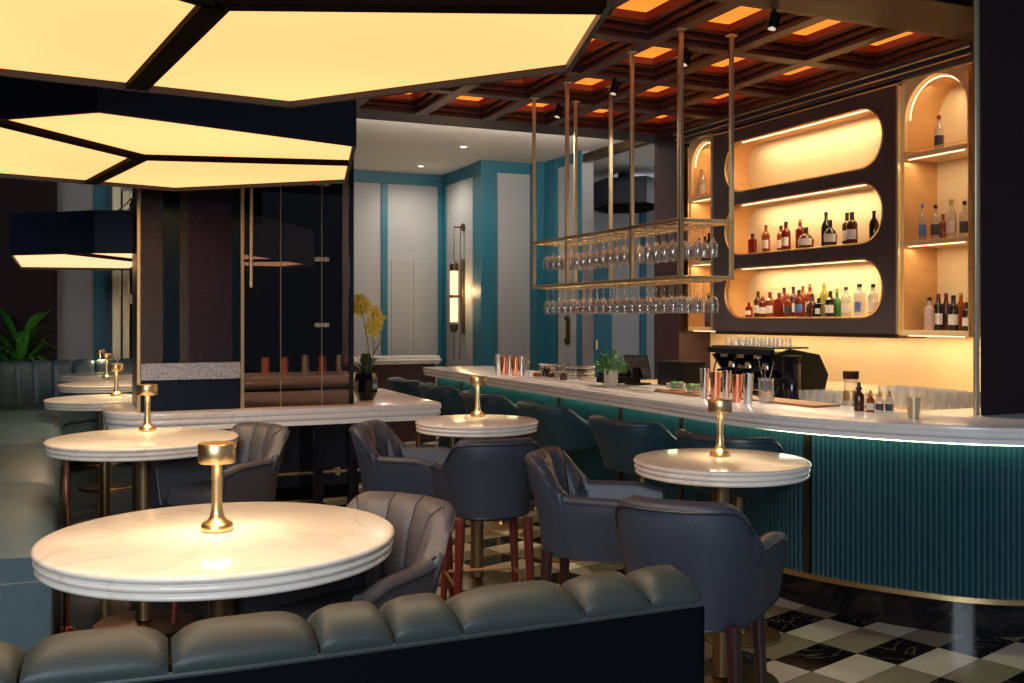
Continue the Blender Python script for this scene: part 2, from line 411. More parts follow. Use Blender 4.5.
# low ledge wall behind the bar end
lw = MB().box(2.95, 4.3, 12.06, 12.3, 0, .97).build('trim_90', 'maroon_wall'); struct(lw)
struct(MB().box(2.9, 4.34, 12.0, 12.36, .97, 1.0).box(2.88, 4.36, 11.98, 12.38, 1.0, 1.03).box(2.9, 4.34, 12.0, 12.36, 1.03, 1.07).build('trim_91', 'bar_marble', bevel=.006))
# wall behind the back bar, dark pier by the bar, beams
struct(MB().box(6.0, 6.15, 3.9, 8.5, 0, 3.6).build('wall_bar', 'gold_wall'))
struct(MB().box(5.62, 6.15, 8.5, 8.97, 0, 3.45).build('pillar_1', 'maroon_wall', bevel=.01))
struct(MB().prism([(4.18, 3.62), (5.8, 3.62), (5.8, 3.86), (4.46, 3.86)], 1.061, 3.61).build('pillar_2', 'pier_maroon', bevel=.008))
trim('antique_brass', (4.150, 4.178, 3.622, 3.640, 1.062, 3.61))
struct(MB().box(1.62, 7, 4.3, 4.79, 3.39, 3.62).build('beam_1', 'beam_brown'))
struct(MB().box(1.62, 5.95, 8.64, 9.0, 3.39, 3.7).build('beam_2', 'beam_brown'))
trim('rib_wood', (1.62, 5.9, 8.60, 8.64, 3.42, 3.46), (1.62, 5.9, 8.56, 8.60, 3.46, 3.50))

# coffered ceiling: ribs with stepped mouldings, one lit panel per coffer
XC = [1.95 + .652 * k for k in range(6)]; YC = [5.27 + .965 * k for k in range(4)]
rb = MB()
for k in range(7):
    x = 1.95 - .326 + .652 * k
    for w, z0, z1 in ((.055, 3.39, 3.43), (.085, 3.43, 3.47), (.115, 3.47, 3.51)): rb.box(x - w, x + w, 4.79, 8.64, z0, z1)
for k in range(5):
    y = 5.27 - .4825 + .965 * k
    for w, z0, z1 in ((.06, 3.392, 3.43), (.10, 3.431, 3.471), (.145, 3.471, 3.512)): rb.box(1.62, 5.86, y - w, y + w, z0, z1)
struct(rb.build('ceiling_ribs', 'rib_wood', bevel=.004))
struct(MB().box(1.62, 6.0, 4.79, 9.0, 3.62, 3.66).build('ceiling_bay', 'ceiling_dark'))
cl = None
rowname = ['by the near beam', 'second from the near beam', 'third from the near beam', 'by the rear fascia']
colname = ['sixth', 'fifth', 'fourth', 'third', 'second', 'first']
for i, x in enumerate(XC):
    for j, y in enumerate(YC):
        lab = 'glowing orange coffer panel, row %s, %s from the back bar' % (rowname[j], colname[i])
        if cl is None:
            cl = thing('ceiling_light', lab, 'ceiling light', (x, y, 3.5), 0, 'lit coffers above the bar')
            MB().box(-.185, .185, -.31, .31, .034, .05).build('glow_panel', 'coffer_glow', cl)
            f = MB()
            for a, b, z0, a1, b1, z1 in ((.216, .342, -.012, .196, .322, .012), (.196, .322, .012, .180, .306, .034)):
                f.loft([[(-a, -b, z0), (a, -b, z0), (a, b, z0), (-a, b, z0)], [(-a1, -b1, z1), (a1, -b1, z1), (a1, b1, z1), (-a1, b1, z1)]], cap0=False, cap1=False)
            f.build('coffer_frame', 'rib_red', cl, smooth=False)
        else: dup(cl, (x, y, 3.5), None, lab)
sl = None
for k, y in enumerate((4.82, 5.752, 6.717, 7.682)):
    lab = 'small black ceiling spotlight over the bar, %s from the near beam' % ORD[k]
    if sl is None:
        sl = thing('ceiling_spotlight', lab, 'spotlight', (3.86, y, 3.392), 0, 'ceiling spotlights over the bar')
        MB().cyl((0, 0, 0), (0, 0, -.03), .012).build('mount', 'black', sl)
        MB().cyl((.012, 0, -.025), (-.02, 0, -.115), .034, n=20).build('can', 'black', sl)
        MB().cyl((-.0195, 0, -.1135), (-.0203, 0, -.1155), .026, n=20).build('lens', 'spot_lens', sl)
    else: dup(sl, (3.86, y, 3.392), None, lab)
    spot('bar_spot', (3.83, y, 3.26), BAR_W, (1, .88, .70), 85, .8, .02, (0, math.radians(-16), 0))
# assumed cove strip, unseen behind the rear fascia, added to brighten the white ceiling
trim('led_soft', (1.7, 5.5, 9.003, 9.012, 3.425, 3.435), bevel=0)
area('assumed_cove_light', (3.6, 9.03, 3.43), (3.8, .04), ASSUMED_COVE_W, (1, .90, .78), (math.radians(140), 0, 0))
# recessed downlights
dl = None
for k, (x, y, t) in enumerate(((4.205, 10.83, 'nearer the coffers'), (4.237, 12.45, 'by the rear wall'), (7.3, 12.2, 'in the side room beside the brass head'), (7.9, 11.3, 'in the side room nearer the pier'), (7.4, 10.6, 'in the side room by its opening'))):
    lab = 'small round recessed downlight in white ceiling %s' % t
    if dl is None:
        dl = thing('downlight', lab, 'downlight', (x, y, 3.54), 0, 'ceiling downlights')
        MB().lathe([(.0, -.002), (.035, -.002), (.035, .0)], n=20).build('lens', 'down_glow', dl)
        MB().lathe([(.036, -.001), (.036, -.006), (.055, -.003), (.055, .0)], n=24).build('ceiling_ring', 'plaster_white', dl)
    else: dup(dl, (x, y, 3.54), None, lab)
    spot('down_beam', (x, y, 3.50), DOWN_W, (1, .88, .74), 168, 1., .04)

# ------------------------------------------------------------------ the dark pier with mirror and smoked glass
struct(MB().box(.42, 1.06, 6.80, 7.5, 0, 3.6).build('pillar_3', 'navy_panel'))
for a_, b_, m_ in ((.43, .565, 'mirror_refl_glitter'), (.565, .665, 'mirror_refl_teal'), (.665, .725, 'mirror_refl_glitter'), (.725, 1.0, 'mirror_antique'), (1.0, 1.05, 'mirror_refl_teal')):
    trim(m_, (a_, b_, 6.775, 6.80, 1.262, 3.6), bevel=.001)  # strip colours paint the room's reflections onto the mirror face
trim('mirror_refl_grey', (.43, 1.05, 6.765, 6.80, 1.15, 1.26))  # grey band, a counter's reflection put into the colour
trim('mirror_refl_navy', (.43, 1.05, 6.78, 6.80, .952, 1.148))  # navy, a reflected sofa put into the colour
trim('brass', (.405, .43, 6.77, 6.80, .952, 3.6)); trim('brass', (1.05, 1.075, 6.77, 6.80, .952, 3.6))
scr = thing('glass_screen', 'tall smoked glass screen of frameless panes beside the mirrored pier', 'glass screen', (1.43, 6.8, .952))
for a, b in ((-.35, -.115), (-.11, .165), (.17, .37)): MB().box(a, b, -.006, .006, 0, 2.64).build('pane', 'smoke_glass', scr, bevel=.002)
for x in (-.1125, .1675): MB().box(x - .0016, x + .0016, -.008, .008, 0, 2.64).build('seam', 'antique_brass', scr)
MB().cyl((-.315, -.045, .80), (-.315, -.045, 1.62), .012).cyl((-.315, -.045, .84), (-.315, 0, .84), .009).cyl((-.315, -.045, 1.58), (-.315, 0, 1.58), .009).cyl((-.315, -.045, 1.2), (-.315, 0, 1.2), .009).build('pull_handle', 'antique_brass', scr)
for z in (1.0, .55, 1.52): MB().box(.12, .215, -.02, .02, z - .012, z + .012).cyl((.14, -.022, z), (.14, .022, z), .016).cyl((.195, -.022, z), (.195, .022, z), .016).build('clamp', 'antique_brass', scr)
struct(MB().box(1.78, 1.84, 6.77, 6.83, 0, .84).box(1.79, 1.82, 6.785, 6.815, .952, 3.6).build('pillar_4', 'gloss_black'))
struct(MB().box(1.0, 2.36, 9.2, 9.35, 0, 3.6).build('wall_service', 'black'))

spot('down_beam', (1.75, 8.3, 3.5), 60, (1, .86, .68), 60, .8, .03)  # added spot with no fixture, brightens the counter behind the glass
# marble slab with a stepped edge: closed outline lofted through edge steps
STEP = ((0.0, -.014), (.004, -.004), (.020, 0), (.034, -.004), (.037, -.012), (.042, -.010), (.058, -.004), (.070, -.012), (.074, -.020), (.080, -.016), (.1, -.014))
def slab(name, mat, outline, inner, ztop, thick, parent=None, sgn=1):
    loops = []
    for t, o in STEP:
        z = ztop - t / .1 * thick
        lo = offs(outline, sgn * o)
        loops.append([(p[0], p[1], z) for p in lo] + [(p[0], p[1], z) for p in inner])
    return MB().loft(loops).build(name, mat, parent, angle=50)
# communal table wrapped round the pier
ct = thing('communal_table', 'long white marble communal table with stepped edge wrapped round the mirrored pier', 'table', (0, 0, 0))
o = [(1.12, 7.52), (.22, 7.52), (.22, 7.0)] + [(.22 + .40 * (1 - math.cos(a)), 7.0 - .37 * math.sin(a)) for a in [PI / 2 * k / 8 for k in range(1, 9)]] + [(1.0, 6.63), (1.7, 6.635), (2.36, 6.64), (2.42, 6.66), (2.44, 6.72), (2.45, 7.4), (2.46, 8.25), (1.13, 8.25)]
slab('tabletop', 'bar_marble', o, [], .95, .115, ct, -1)
MB().box(1.72, 1.80, 7.6, 8.1, 0, .836).build('leg', 'gloss_black', ct, bevel=.006)
# service counter behind the glass
sc = thing('service_counter', 'dark counter with marble top seen through the smoked glass screen', 'counter', (1.75, 8.75, 0))
MB().box(-.62, .60, -.28, .36, .12, .96).build('cabinet', 'navy_panel', sc, bevel=.008); MB().box(-.6, .58, -.22, .36, 0, .12).build('plinth', 'black', sc)
MB().box(-.66, .62, -.36, .38, .96, .985).box(-.68, .63, -.38, .38, .985, 1.02).box(-.66, .62, -.36, .38, 1.02, 1.06).build('countertop', 'bar_marble', sc, bevel=.008)
f = MB().tube([(-.6, -.40, .25), (.58, -.40, .25)], .012).build('foot_rail', 'antique_brass', sc)
for x in (-.45, .35): MB().cyl((x, -.40, .25), (x, -.26, .25), .012).lathe([(.0, -.03), (.024, -.03), (.024, .03), (0, .03)], x, -.40, .25, 12).build('rail_bracket', 'antique_brass', sc)

# ------------------------------------------------------------------ BIG FACETED LIGHT DRUMS
def drum(name, label, z, h, out_cam, centre_cam, spokes_cam, glow, wires=0, canopy=None, spots=0):
    dk = .75 / .95 if z == 2.3 else 1.0
    R = lambda p: room(p[0] * dk, p[1] * dk)
    cx, cy = R(centre_cam); t = thing(name, label, 'pendant light', (cx, cy, z))
    P = [(R(p)[0] - cx, R(p)[1] - cy) for p in out_cam]
    area2 = sum(a[0] * b[1] - b[0] * a[1] for a, b in zip(P, P[1:] + P[:1]))
    if area2 < 0: P.reverse()
    n = len(P)
    def inset(poly, w):
        res = []
        for i in range(len(poly)):
            a, b, c = Vector(poly[i - 1]), Vector(poly[i]), Vector(poly[(i + 1) % len(poly)])
            n1 = Vector((-(b - a).y, (b - a).x)).normalized(); n2 = Vector((-(c - b).y, (c - b).x)).normalized()
            k = (n1 + n2) / max(.25, 1 + n1.dot(n2)); q = b + k * w; res.append((q.x, q.y))
        return res
    I = inset(P, .016)
    MB().loft([[(*p, .02) for p in I], [(*p, 0) for p in I], [(*p, 0) for p in P], [(*p, h) for p in P], [(*p, h) for p in I], [(*p, .02) for p in I]], cap0=False, cap1=False).build('drum_side', 'navy_metal', t, smooth=False)
    MB().loft([[(*p, h - .02) for p in I], [(*p, h - .01) for p in I]]).build('drum_lid', 'navy_metal', t, smooth=False)
    S = [(R(p)[0] - cx, R(p)[1] - cy) for p in spokes_cam]
    for q in S:
        d = Vector(q).normalized(); w = .034; nx, ny = -d.y * w, d.x * w
        MB().prism([(nx, ny), (-nx, -ny), (q[0] - nx, q[1] - ny), (q[0] + nx, q[1] + ny)], 0.002, .05).build('frame_bar', 'rim_dark', t, smooth=False)
    if spots:
        for q in S:
            for t_ in (.42, .80):
                spot('drum_fill_spot', (cx + q[0] * t_, cy + q[1] * t_, z - .004), spots, (1, .83, .58), 125, .7, .006)  # added spots without fixtures, to brighten the tables below
    # one diffuser per bay between spokes
    ang = lambda p: math.atan2(p[1], p[0]) % (2 * PI)
    S.sort(key=ang)
    for k in range(len(S)):
        a0, a1 = ang(S[k]), ang(S[(k + 1) % len(S)]);  a1 += 2 * PI if a1 <= a0 else 0
        mid = sorted([(((ang(p) - a0) % (2 * PI)), p) for p in I if 0 < (ang(p) - a0) % (2 * PI) < a1 - a0])
        poly = [(0, 0), tuple(c * .985 for c in S[k])] + [p for _, p in mid] + [tuple(c * .985 for c in S[(k + 1) % len(S)])]
        MB().prism(poly, .022, .03).build('diffuser', glow, t, smooth=False)
    # suspension wires
    for k in range(wires):
        p = P[k % n] if k < n else tuple((a + b) / 2 for a, b in zip(P[k - n], P[(k - n + 1) % n]))
        hz = .66 if wires > 6 else 3.54 - z - .12; rr = .36 if wires > 6 else .96
        MB().cyl((p[0] * rr, p[1] * rr, h), (.08 * math.cos(k), .08 * math.sin(k), hz), .004, n=6).build('suspension_wire', 'steel', t)
    if wires > 6: MB().lathe([(0, .62), (.13, .62), (.13, .70), (.02, .70), (.02, 3.54 - z - .1), (0, 3.54 - z - .1)]).build('hub', 'copper', t)
    MB().lathe([(0, 0), (.09, 0), (.10, .04), (.09, .12), (0, .12)], 0, 0, 3.54 - z - .12 + (.08 if z == 2.3 else 0), 20).build('canopy', 'copper' if wires > 6 else 'navy_metal', t)
    return t
k = .9 / .95 * 1.0555
drum('pendant_lamp', 'huge faceted dark framed lit ceiling drum overhead, closest to the front banquette', 2.3, .34,
     [(-1.00, 4.53), (.225, 3.87), (.32, 2.95), (.34, 2.1), (-.8, 1.55), (-2.35, 2.1), (-2.75, 3.50)], (-.90, 3.06), [(-1.59, 4.215), (.312, 3.10), (-1.75, 1.95)], 'lum_panel', 5, None, DRUM_FILL_W)
drum('pendant_lamp', 'huge faceted lit ceiling drum with dark navy sides hanging before the mirrored pier', 2.3, .34,
     [(-1.91, 4.61), (-.862, 5.54), (-1.165, 7.06), (-2.53, 7.52), (-3.6, 6.65), (-3.6, 5.16)], (-2.23, 6.01), [(-1.0, 6.23), (-2.56, 4.83), (-3.0, 7.13)], 'lum_panel', 5, None, DRUM_FILL_W)
drum('pendant_lamp', 'distant faceted lit drum hung on steel wires over the far banquette', 2.0, .30,
     [(-3.62, 7.2), (-2.9, 6.95), (-1.9, 7.0), (-1.7, 8.6), (-2.6, 9.8), (-4.55, 9.25)], (-3.0, 8.2), [(-3.15, 7.05), (-1.78, 8.0), (-3.6, 9.5)], 'lum_far', 10, None, DRUM_FILL_W)

drum('pendant_lamp', 'dark navy drum hung in the side room past the end of back bar', 3.06, .34,
     [(1.05, 13.9), (1.25, 13.2), (1.75, 13.0), (2.1, 13.6), (1.9, 14.4), (1.35, 14.5)], (1.55, 13.75), [(1.2, 13.4), (1.95, 13.4), (1.6, 14.4)], 'rim_dark', 3)
# ------------------------------------------------------------------ wall sconce
sx, sy, _ = 4.66, onX(454, 300, 4.66)[0], 0
zz = lambda v: EYE - (v - 318) * (sx * ST + sy * CT) / 1000
sn = thing('wall_sconce', 'tall brass and glass tube sconce with lit amber sections on grey wall', 'wall light', (sx, sy, 0))
MB().box(.10, .14, -.045, .045, zz(334), zz(259)).build('back_plate', 'bronze', sn, bevel=.005)
for a, b in ((295, 271), (322, 298)): MB().lathe([(0, 0), (.052, 0), (.052, zz(a) * 0 + (zz(b) - zz(a))), (0, zz(b) - zz(a))], 0, 0, zz(a), 20).build('glass_tube', 'tube_glow', sn)
MB().lathe([(0, 0), (.03, 0), (.058, .03), (.058, .10), (0, .10)], 0, 0, zz(332), 20).build('cap', 'bronze', sn)
MB().lathe([(0, 0), (.058, 0), (.058, .09), (.03, .12), (0, .12)], 0, 0, zz(271), 20).build('cap', 'bronze', sn)
MB().lathe([(0, 0), (.058, 0), (.058, zz(295) - zz(298)), (0, zz(295) - zz(298))], 0, 0, zz(298), 20).cyl((0, 0, (zz(296))), (.12, 0, zz(296)), .012).build('collar', 'bronze', sn)
MB().cyl((0, 0, zz(271) + .1), (0, 0, zz(227)), .006, n=6).cyl((0, 0, zz(227)), (.14, 0, zz(227)), .010, n=8).cyl((.11, 0, zz(227)), (.14, 0, zz(227)), .05).cyl((0, 0, zz(332)), (0, 0, zz(360)), .006, n=6).cyl((.08, 0, zz(332)), (.08, 0, zz(360)), .006, n=6).cyl((.09, 0, zz(259)), (.09, 0, zz(227)), .006, n=6).build('suspension_rod', 'bronze', sn)
point('sconce_light', (sx - .02, sy - .09, 1.9), 6, (1, .62, .28), .06)
sn2 = thing('wall_sconce', 'small rounded brass wall fitting under the hanging glass rack', 'wall light', (5.57, onX(566, 330, 5.57)[0], 1.28))
MB().cyl((.0, 0, 0), (.03, 0, 0), .055).box(0, .03, -.055, .055, 0, .24).cyl((0, 0, .24), (.03, 0, .24), .055).build('plate', 'bronze', sn2)
MB().cyl((-.015, 0, .02), (-.015, 0, .24), .02).build('bar', 'antique_brass', sn2)

# ================================================================== THE BAR
outer = even(catmull([(3.25, 9.49), (3.235, 8.0), (3.225, 6.5), (3.215, 5.2), (3.205, 4.6), (3.245, 4.2), (3.325, 3.92), (3.45, 3.66), (3.59, 3.44), (3.73, 3.27), (3.92, 3.13), (4.2, 3.03), (4.6, 2.98), (5.3, 2.96)], 10), .04)
inner = [(5.3, 3.95), (4.2, 3.95), (4.0, 3.9), (3.97, 4.05), (3.97, 9.49)]
bar = thing('bar_counter', 'long curved bar with white marble top and fluted teal front', 'bar counter', (0, 0, 0))
slab('countertop', 'bar_marble', outer, inner, 1.06, .08, bar, -1)
SG = 1
def inw(o): return offs(outer, o)
assert inw(.1)[5][0] > outer[5][0]
fl = even(inw(.17), .0065); nn = normals2(fl)
prof = [0, .0055, .0075, .0055]
pl = MB(); rows = []
for z in (.25, .975): rows.append([(p[0] - n[0] * prof[i % 4], p[1] - n[1] * prof[i % 4], z) for i, (p, n) in enumerate(zip(fl, nn))])
pl.loft(rows, closed=False, cap0=False, cap1=False).build('fluted_panel', 'fluted_teal', bar, angle=60)
ins = [(5.3, 3.9), (4.0, 3.9), (3.92, 4.05), (3.92, 9.45)]
MB().loft([[(p[0], p[1], z) for p in inw(.185) + ins] for z in (.22, .975)]).build('carcass', 'black', bar)
lip = inw(.15)
MB().loft([[(p[0], p[1], z) for p in lip] + [(p[0], p[1], z) for p in reversed(inw(.20))] for z in (.225, .25)]).build('foot_trim', 'brass', bar)
MB().loft([[(p[0], p[1], z) for p in inw(.40) + ins] for z in (.0, .224)]).build('plinth', 'plinth_marble', bar)
MB().tube([(p[0], p[1], .972) for p in inw(.118)], .008, 6).build('led_strip', 'led_green', bar)
for u in (808, 683, 642 - 20, 560, 462):                     # brass strips between the fluted panels
    best = min(range(len(fl)), key=lambda i: abs(512 + 1000 * (fl[i][0] * CT - fl[i][1] * ST) / (fl[i][0] * ST + fl[i][1] * CT) - u))
    p, n = fl[best], nn[best]
    MB().obox((p[0] - n[0] * .008, p[1] - n[1] * .008, .25), (.02, .03, .722), math.atan2(n[1], n[0])).build('divider_strip', 'bronze', bar)

# back counter and what closes it
bc = thing('back_counter', 'back bar work counter with gold lit front edge', 'counter', (0, 0, 0))
MB().box(4.75, 5.98, 4.05, 8.48, .1, .90).build('cabinet', 'black', bc); MB().box(4.80, 5.98, 4.05, 8.48, 0, .1).build('plinth', 'gloss_black', bc)
MB().box(4.68, 5.99, 4.02, 8.49, .90, .94).build('countertop', 'gold_panel', bc, bevel=.004)
MB().box(4.672, 4.68, 4.1, 5.8, .918, .932).build('led_strip', 'led_warm', bc)

# ------------------------------------------------------------------ BACK BAR CABINETS
def pill(y0, y1, z0, z1, n=14):
    r = (z1 - z0) / 2; zc = (z0 + z1) / 2
    a = [(y1 - r + r * math.sin(PI * k / n), zc + r * math.cos(PI * k / n)) for k in range(n + 1)]
    b = [(y0 + r - r * math.sin(PI * k / n), zc - r * math.cos(PI * k / n)) for k in range(n + 1)]
    return a + b
def arch(y0, y1, z0, z1, n=16):
    r = (y1 - y0) / 2; yc = (y0 + y1) / 2
    return [(y0, z0), (y1, z0)] + [(yc + r * math.cos(PI * k / n), z1 - r + r * math.sin(PI * k / n)) for k in range(n + 1)]
cab = thing('wall_mounted_cabinet', 'dark maroon back bar cabinet with three pill shaped lit niches', 'cabinet', (0, 0, 0))
PZ = ((2.702, 3.163), (2.126, 2.587), (1.552, 2.003)); PY = (5.728, 7.70)
finish(plate([(5.57, 1.43), (7.906, 1.43), (7.906, 3.27), (5.57, 3.27)], [pill(*PY, *z) for z in PZ], 5.60, 5.64), 'front_panel', 'cabinet_maroon', cab, angle=30)
MB().box(5.64, 5.94, 5.57, 5.585, 1.43, 3.27).box(5.64, 5.94, 7.89, 7.906, 1.43, 3.27).box(5.64, 5.94, 5.585, 7.89, 1.43, 1.445).box(5.64, 5.94, 5.585, 7.89, 3.255, 3.27).build('carcass', 'cabinet_maroon', cab)
for q, (z0, z1) in enumerate(PZ):
    lo = pill(*PY, z0, z1)
    nb = MB().loft([[(5.602, y, z) for y, z in lo], [(5.86, y, z) for y, z in lo]], cap0=False, cap1=False).build('niche', 'niche_side', cab, angle=30)
    MB().loft([[(5.855, y, z) for y, z in lo], [(5.87, y, z) for y, z in lo]]).build('back_panel', 'gold_wall', nb, angle=30)
    MB().tube([(5.598, y, z) for y, z in lo], .007, 6, closed=True).build('rim', 'brass', nb)
    MB().box(5.64, 5.655, PY[0] + .2, PY[1] - .2, z1 - .012, z1 - .004).build('led_strip', 'led_warm', nb)
    area('niche_light', (5.70, sum(PY) / 2, z1 - .02), (.05, 1.5), NICHE_W, WARM)
trim('cabinet_maroon', (5.58, 5.998, 4.9, 8.5, 3.302, 3.375), (5.56, 5.998, 4.9, 8.5, 3.375, 3.39), bevel=.004)
trim('antique_brass', (5.55, 5.56, 4.9, 8.5, 3.376, 3.389)); trim('antique_brass', (5.57, 5.58, 4.9, 8.5, 3.33, 3.342)); trim('antique_brass', (5.588, 5.60, 4.9, 8.5, 3.272, 3.284))
MB().box(5.585, 5.60, 5.565, 5.585, 1.43, 3.27).build('edge_strip', 'antique_brass', cab); MB().box(5.585, 5.60, 7.89, 7.91, 1.43, 3.27).build('edge_strip', 'antique_brass', cab)
MB().box(5.62, 5.9, 5.6, 7.88, 1.40, 1.43).build('underside', 'bronze', cab)
area('splash_light', (5.86, 6.5, 1.39), (.06, 2.9), SPLASH_W, WARM, (0, math.radians(-12), 0))
def tower(name, label, y0, y1, xf):
    t = thing(name, label, 'shelf', (0, 0, 0)); ym = (y0 + y1) / 2
    finish(plate([(y0, 2.77), (y1, 2.77), (y1, 3.30), (y0, 3.30)], [arch(y0 + .03, y1 - .03, 2.771, 3.28)], xf, xf + .03), 'arch_panel', 'gold_panel', t, angle=30)
    lo = arch(y0 + .03, y1 - .03, 2.772, 3.28); lo = lo[1:] + lo[:1]
    MB().loft([[(xf + .03, y, z) for y, z in lo], [(5.98, y, z) for y, z in lo]], closed=False, cap0=False, cap1=False).build('arch_lining', 'niche_side', t)
    MB().box(5.95, 5.97, y0, y1, 1.42, 3.30).build('back_panel', 'gold_wall', t)
    MB().box(xf, 5.95, y0, y0 + .025, 1.42, 2.77).box(xf, 5.95, y1 - .025, y1, 1.42, 2.77).build('side_panel', 'niche_side', t)
    for z in (2.745, 2.11, 1.46):
        s = MB().box(xf - .012, 5.95, y0 + .002, y1 - .002, z - .035, z).build('shelf_board', 'gold_panel', t, bevel=.003)
        MB().box(xf + .004, xf + .012, y0 + .06, y1 - .06, z - .043, z - .036).build('led_strip', 'led_warm', s)
        area('shelf_light', (xf + .07, ym, z - .05), (.03, y1 - y0 - .1), SHELF_W, WARM)
    MB().tube([(xf + .04, y, z) for y, z in arch(y0 + .045, y1 - .045, 2.8, 3.265)[2:]], .006, 6).build('arch_led', 'led_warm', t)
    area('arch_light', (xf + .12, ym, 3.235), (.03, .3), SHELF_W, WARM)
    MB().box(xf - .02, xf, y0 - .03, y0 + .004, 1.42, 3.26).build('edge_strip', 'brass', t); MB().box(xf - .02, xf, y1 - .004, y1 + .003, 1.42, 3.26).build('edge_strip', 'brass', t)
    return t
tower('bottle_shelf', 'tall gold arched bottle shelf beside the dark bar pier', 4.945, 5.565, 5.62)
tower('bottle_shelf', 'tall gold arched bottle shelf at far end behind glass rack', 7.912, 8.43, 5.70)
# ================================================================== SEATS
def u_path(w, dep, yf, n=26, p=.72, arm=8, flare=0., step=.011):
    """U outline: front tip of one arm, round the back, front tip of the other"""
    pts = [(w, yf + (0 - yf) * k / arm) for k in range(arm)]
    for k in range(n + 1):
        a = PI * k / n; x = math.cos(a); y = max(0., math.sin(a))
        pts.append((w * math.copysign(abs(x) ** p, x), -dep * y ** p))
    pts += [(-w, yf * k / arm) for k in range(1, arm + 1)]
    pts = [(x * (1 + flare * sm((y + dep) / (dep + yf))), y) for x, y in pts]
    return even(pts, step)
def sm(t): t = max(0, min(1, t)); return t * t * (3 - 2 * t)
def shell(w, dep, yf, zb, za, zt, th, lean, taper, swoop=(.02, -.20), front_drop=.02, p=.72, flare=0.):
    P = u_path(w, dep, yf, p=p, flare=flare); N = normals2(P); loops = []; tops = []
    ccw = 1 if N[len(N) // 2][1] < 0 else -1
    for (x, y), n in zip(P, N):
        n = (n[0] * ccw, n[1] * ccw)
        f = sm((swoop[0] - y) / (swoop[0] - swoop[1])); zt_ = za + (zt - za) * f - front_drop * sm((y - yf + .12) / .12) * (1 - f)
        ln = lean * (.25 + .75 * f)
        sec = [(-taper, zb), (-taper * .3, zb + .33 * (zt_ - zb)), (ln * .5, zb + .66 * (zt_ - zb)), (ln, zt_ - .022), (ln - .006, zt_ - .006), (ln - th * .45, zt_), (ln - th * .88, zt_ - .006), (ln - th, zt_ - .024), (ln * .35 - th, zb + .5 * (zt_ - zb)), (-taper - th, zb + .06)]
        loops.append([(x + n[0] * o, y + n[1] * o, z) for o, z in sec]); tops.append((x + n[0] * (ln + .002), y + n[1] * (ln + .002), zt_ - .024))
    return P, N, ccw, loops, tops
def make_armchair(label, leather, legmat, group, zb=.62):
    t = thing('counter_armchair', label, 'chair', (0, 0, 0), 0, group)
    W, D, YF, ZB, ZA, ZT, TH_, LEAN, TAP = .205, .235, .25, zb, .845, .99, .05, .05, .02
    P, N, ccw, loops, tops = shell(W, D, YF, ZB, ZA, ZT, TH_, LEAN, TAP, (-.06, -.21), .02, .74, .16)
    MB().loft(loops).build('shell', leather, t, angle=60)
    MB().tube(tops, .0045, 6).build('piping', 'navy_piping', t)
    MB().tube([l[0] for l in loops], .004, 6).build('piping', 'navy_piping', t)
    for l in (loops[0], loops[-1]): MB().tube([l[k] for k in (0, 1, 2, 3)], .0045, 6).build('piping', 'navy_piping', t)
    # channelled inner back
    n = len(P); i0, i1 = int(n * .27), int(n * .73); bp = []
    for i in range(i0, i1 + 1):
        nx, ny = N[i][0] * ccw, N[i][1] * ccw; x, y = P[i]; u = (i - i0) / (i1 - i0)
        bulge = .010 + .026 * abs(math.sin(PI * 5 * u)) ** .45; zt_ = loops[i][5][2]
        bp.append([(x + nx * o, y + ny * o, z) for o, z in ((-TH_ * .5, .69), (-TH_ - bulge - .012, .72), (-TH_ - bulge, .81), (LEAN * .4 - TH_ - bulge, zt_ - .09), (LEAN * .8 - TH_ - bulge * .7, zt_ - .02), (LEAN - TH_ * .6 - bulge * .3, zt_ + .006), (LEAN - TH_ * .3, zt_ - .012))])
    bc_ = MB().loft(bp).build('back_cushion', leather, t, angle=75)
    sm_ = MB()
    for q in range(6):
        i = round(q / 5 * (len(bp) - 1)); sm_.tube(bp[i][1:6], .0035, 6)
    sm_.build('seam', 'navy_piping', bc_)
    # seat
    def dshape(o):
        k = [(x + nx * ccw * (-TH_ + o), y + ny * ccw * (-TH_ + o)) for (x, y), (nx, ny) in zip(P, N)]
        k = [(x, min(y, YF - .02 + o)) for x, y in k]
        return k
    MB().loft([[(x, y, z) for x, y in dshape(o)] for o, z in ((-.03, .615), (.0, .625), (.005, .67), (-.004, .70), (-.03, .715), (-.09, .722))]).build('seat', leather, t, angle=60)
    MB().loft([[(x * .95, y * .95, z) for x, y in dshape(-.01)] for z in (.598, .62)]).build('seat_base', 'navy_piping', t)
    legs = [(.165, .17), (-.165, .17), (.16, -.165), (-.16, -.165)]; foot = []
    for x, y in legs:
        fx, fy = x * 1.16, y * 1.16
        MB().cyl((fx, fy, 0), (x, y, .61), .014, .024, 12).build('leg', legmat, t); foot.append((x + (fx - x) * .5, y + (fy - y) * .5))
    m = MB()
    for a, b in ((0, 1), (0, 2), (1, 3)): m.cyl((*foot[a], .285), (*foot[b], .285), .008, n=8)
    m.build('footrest', 'brass', t)
    return t
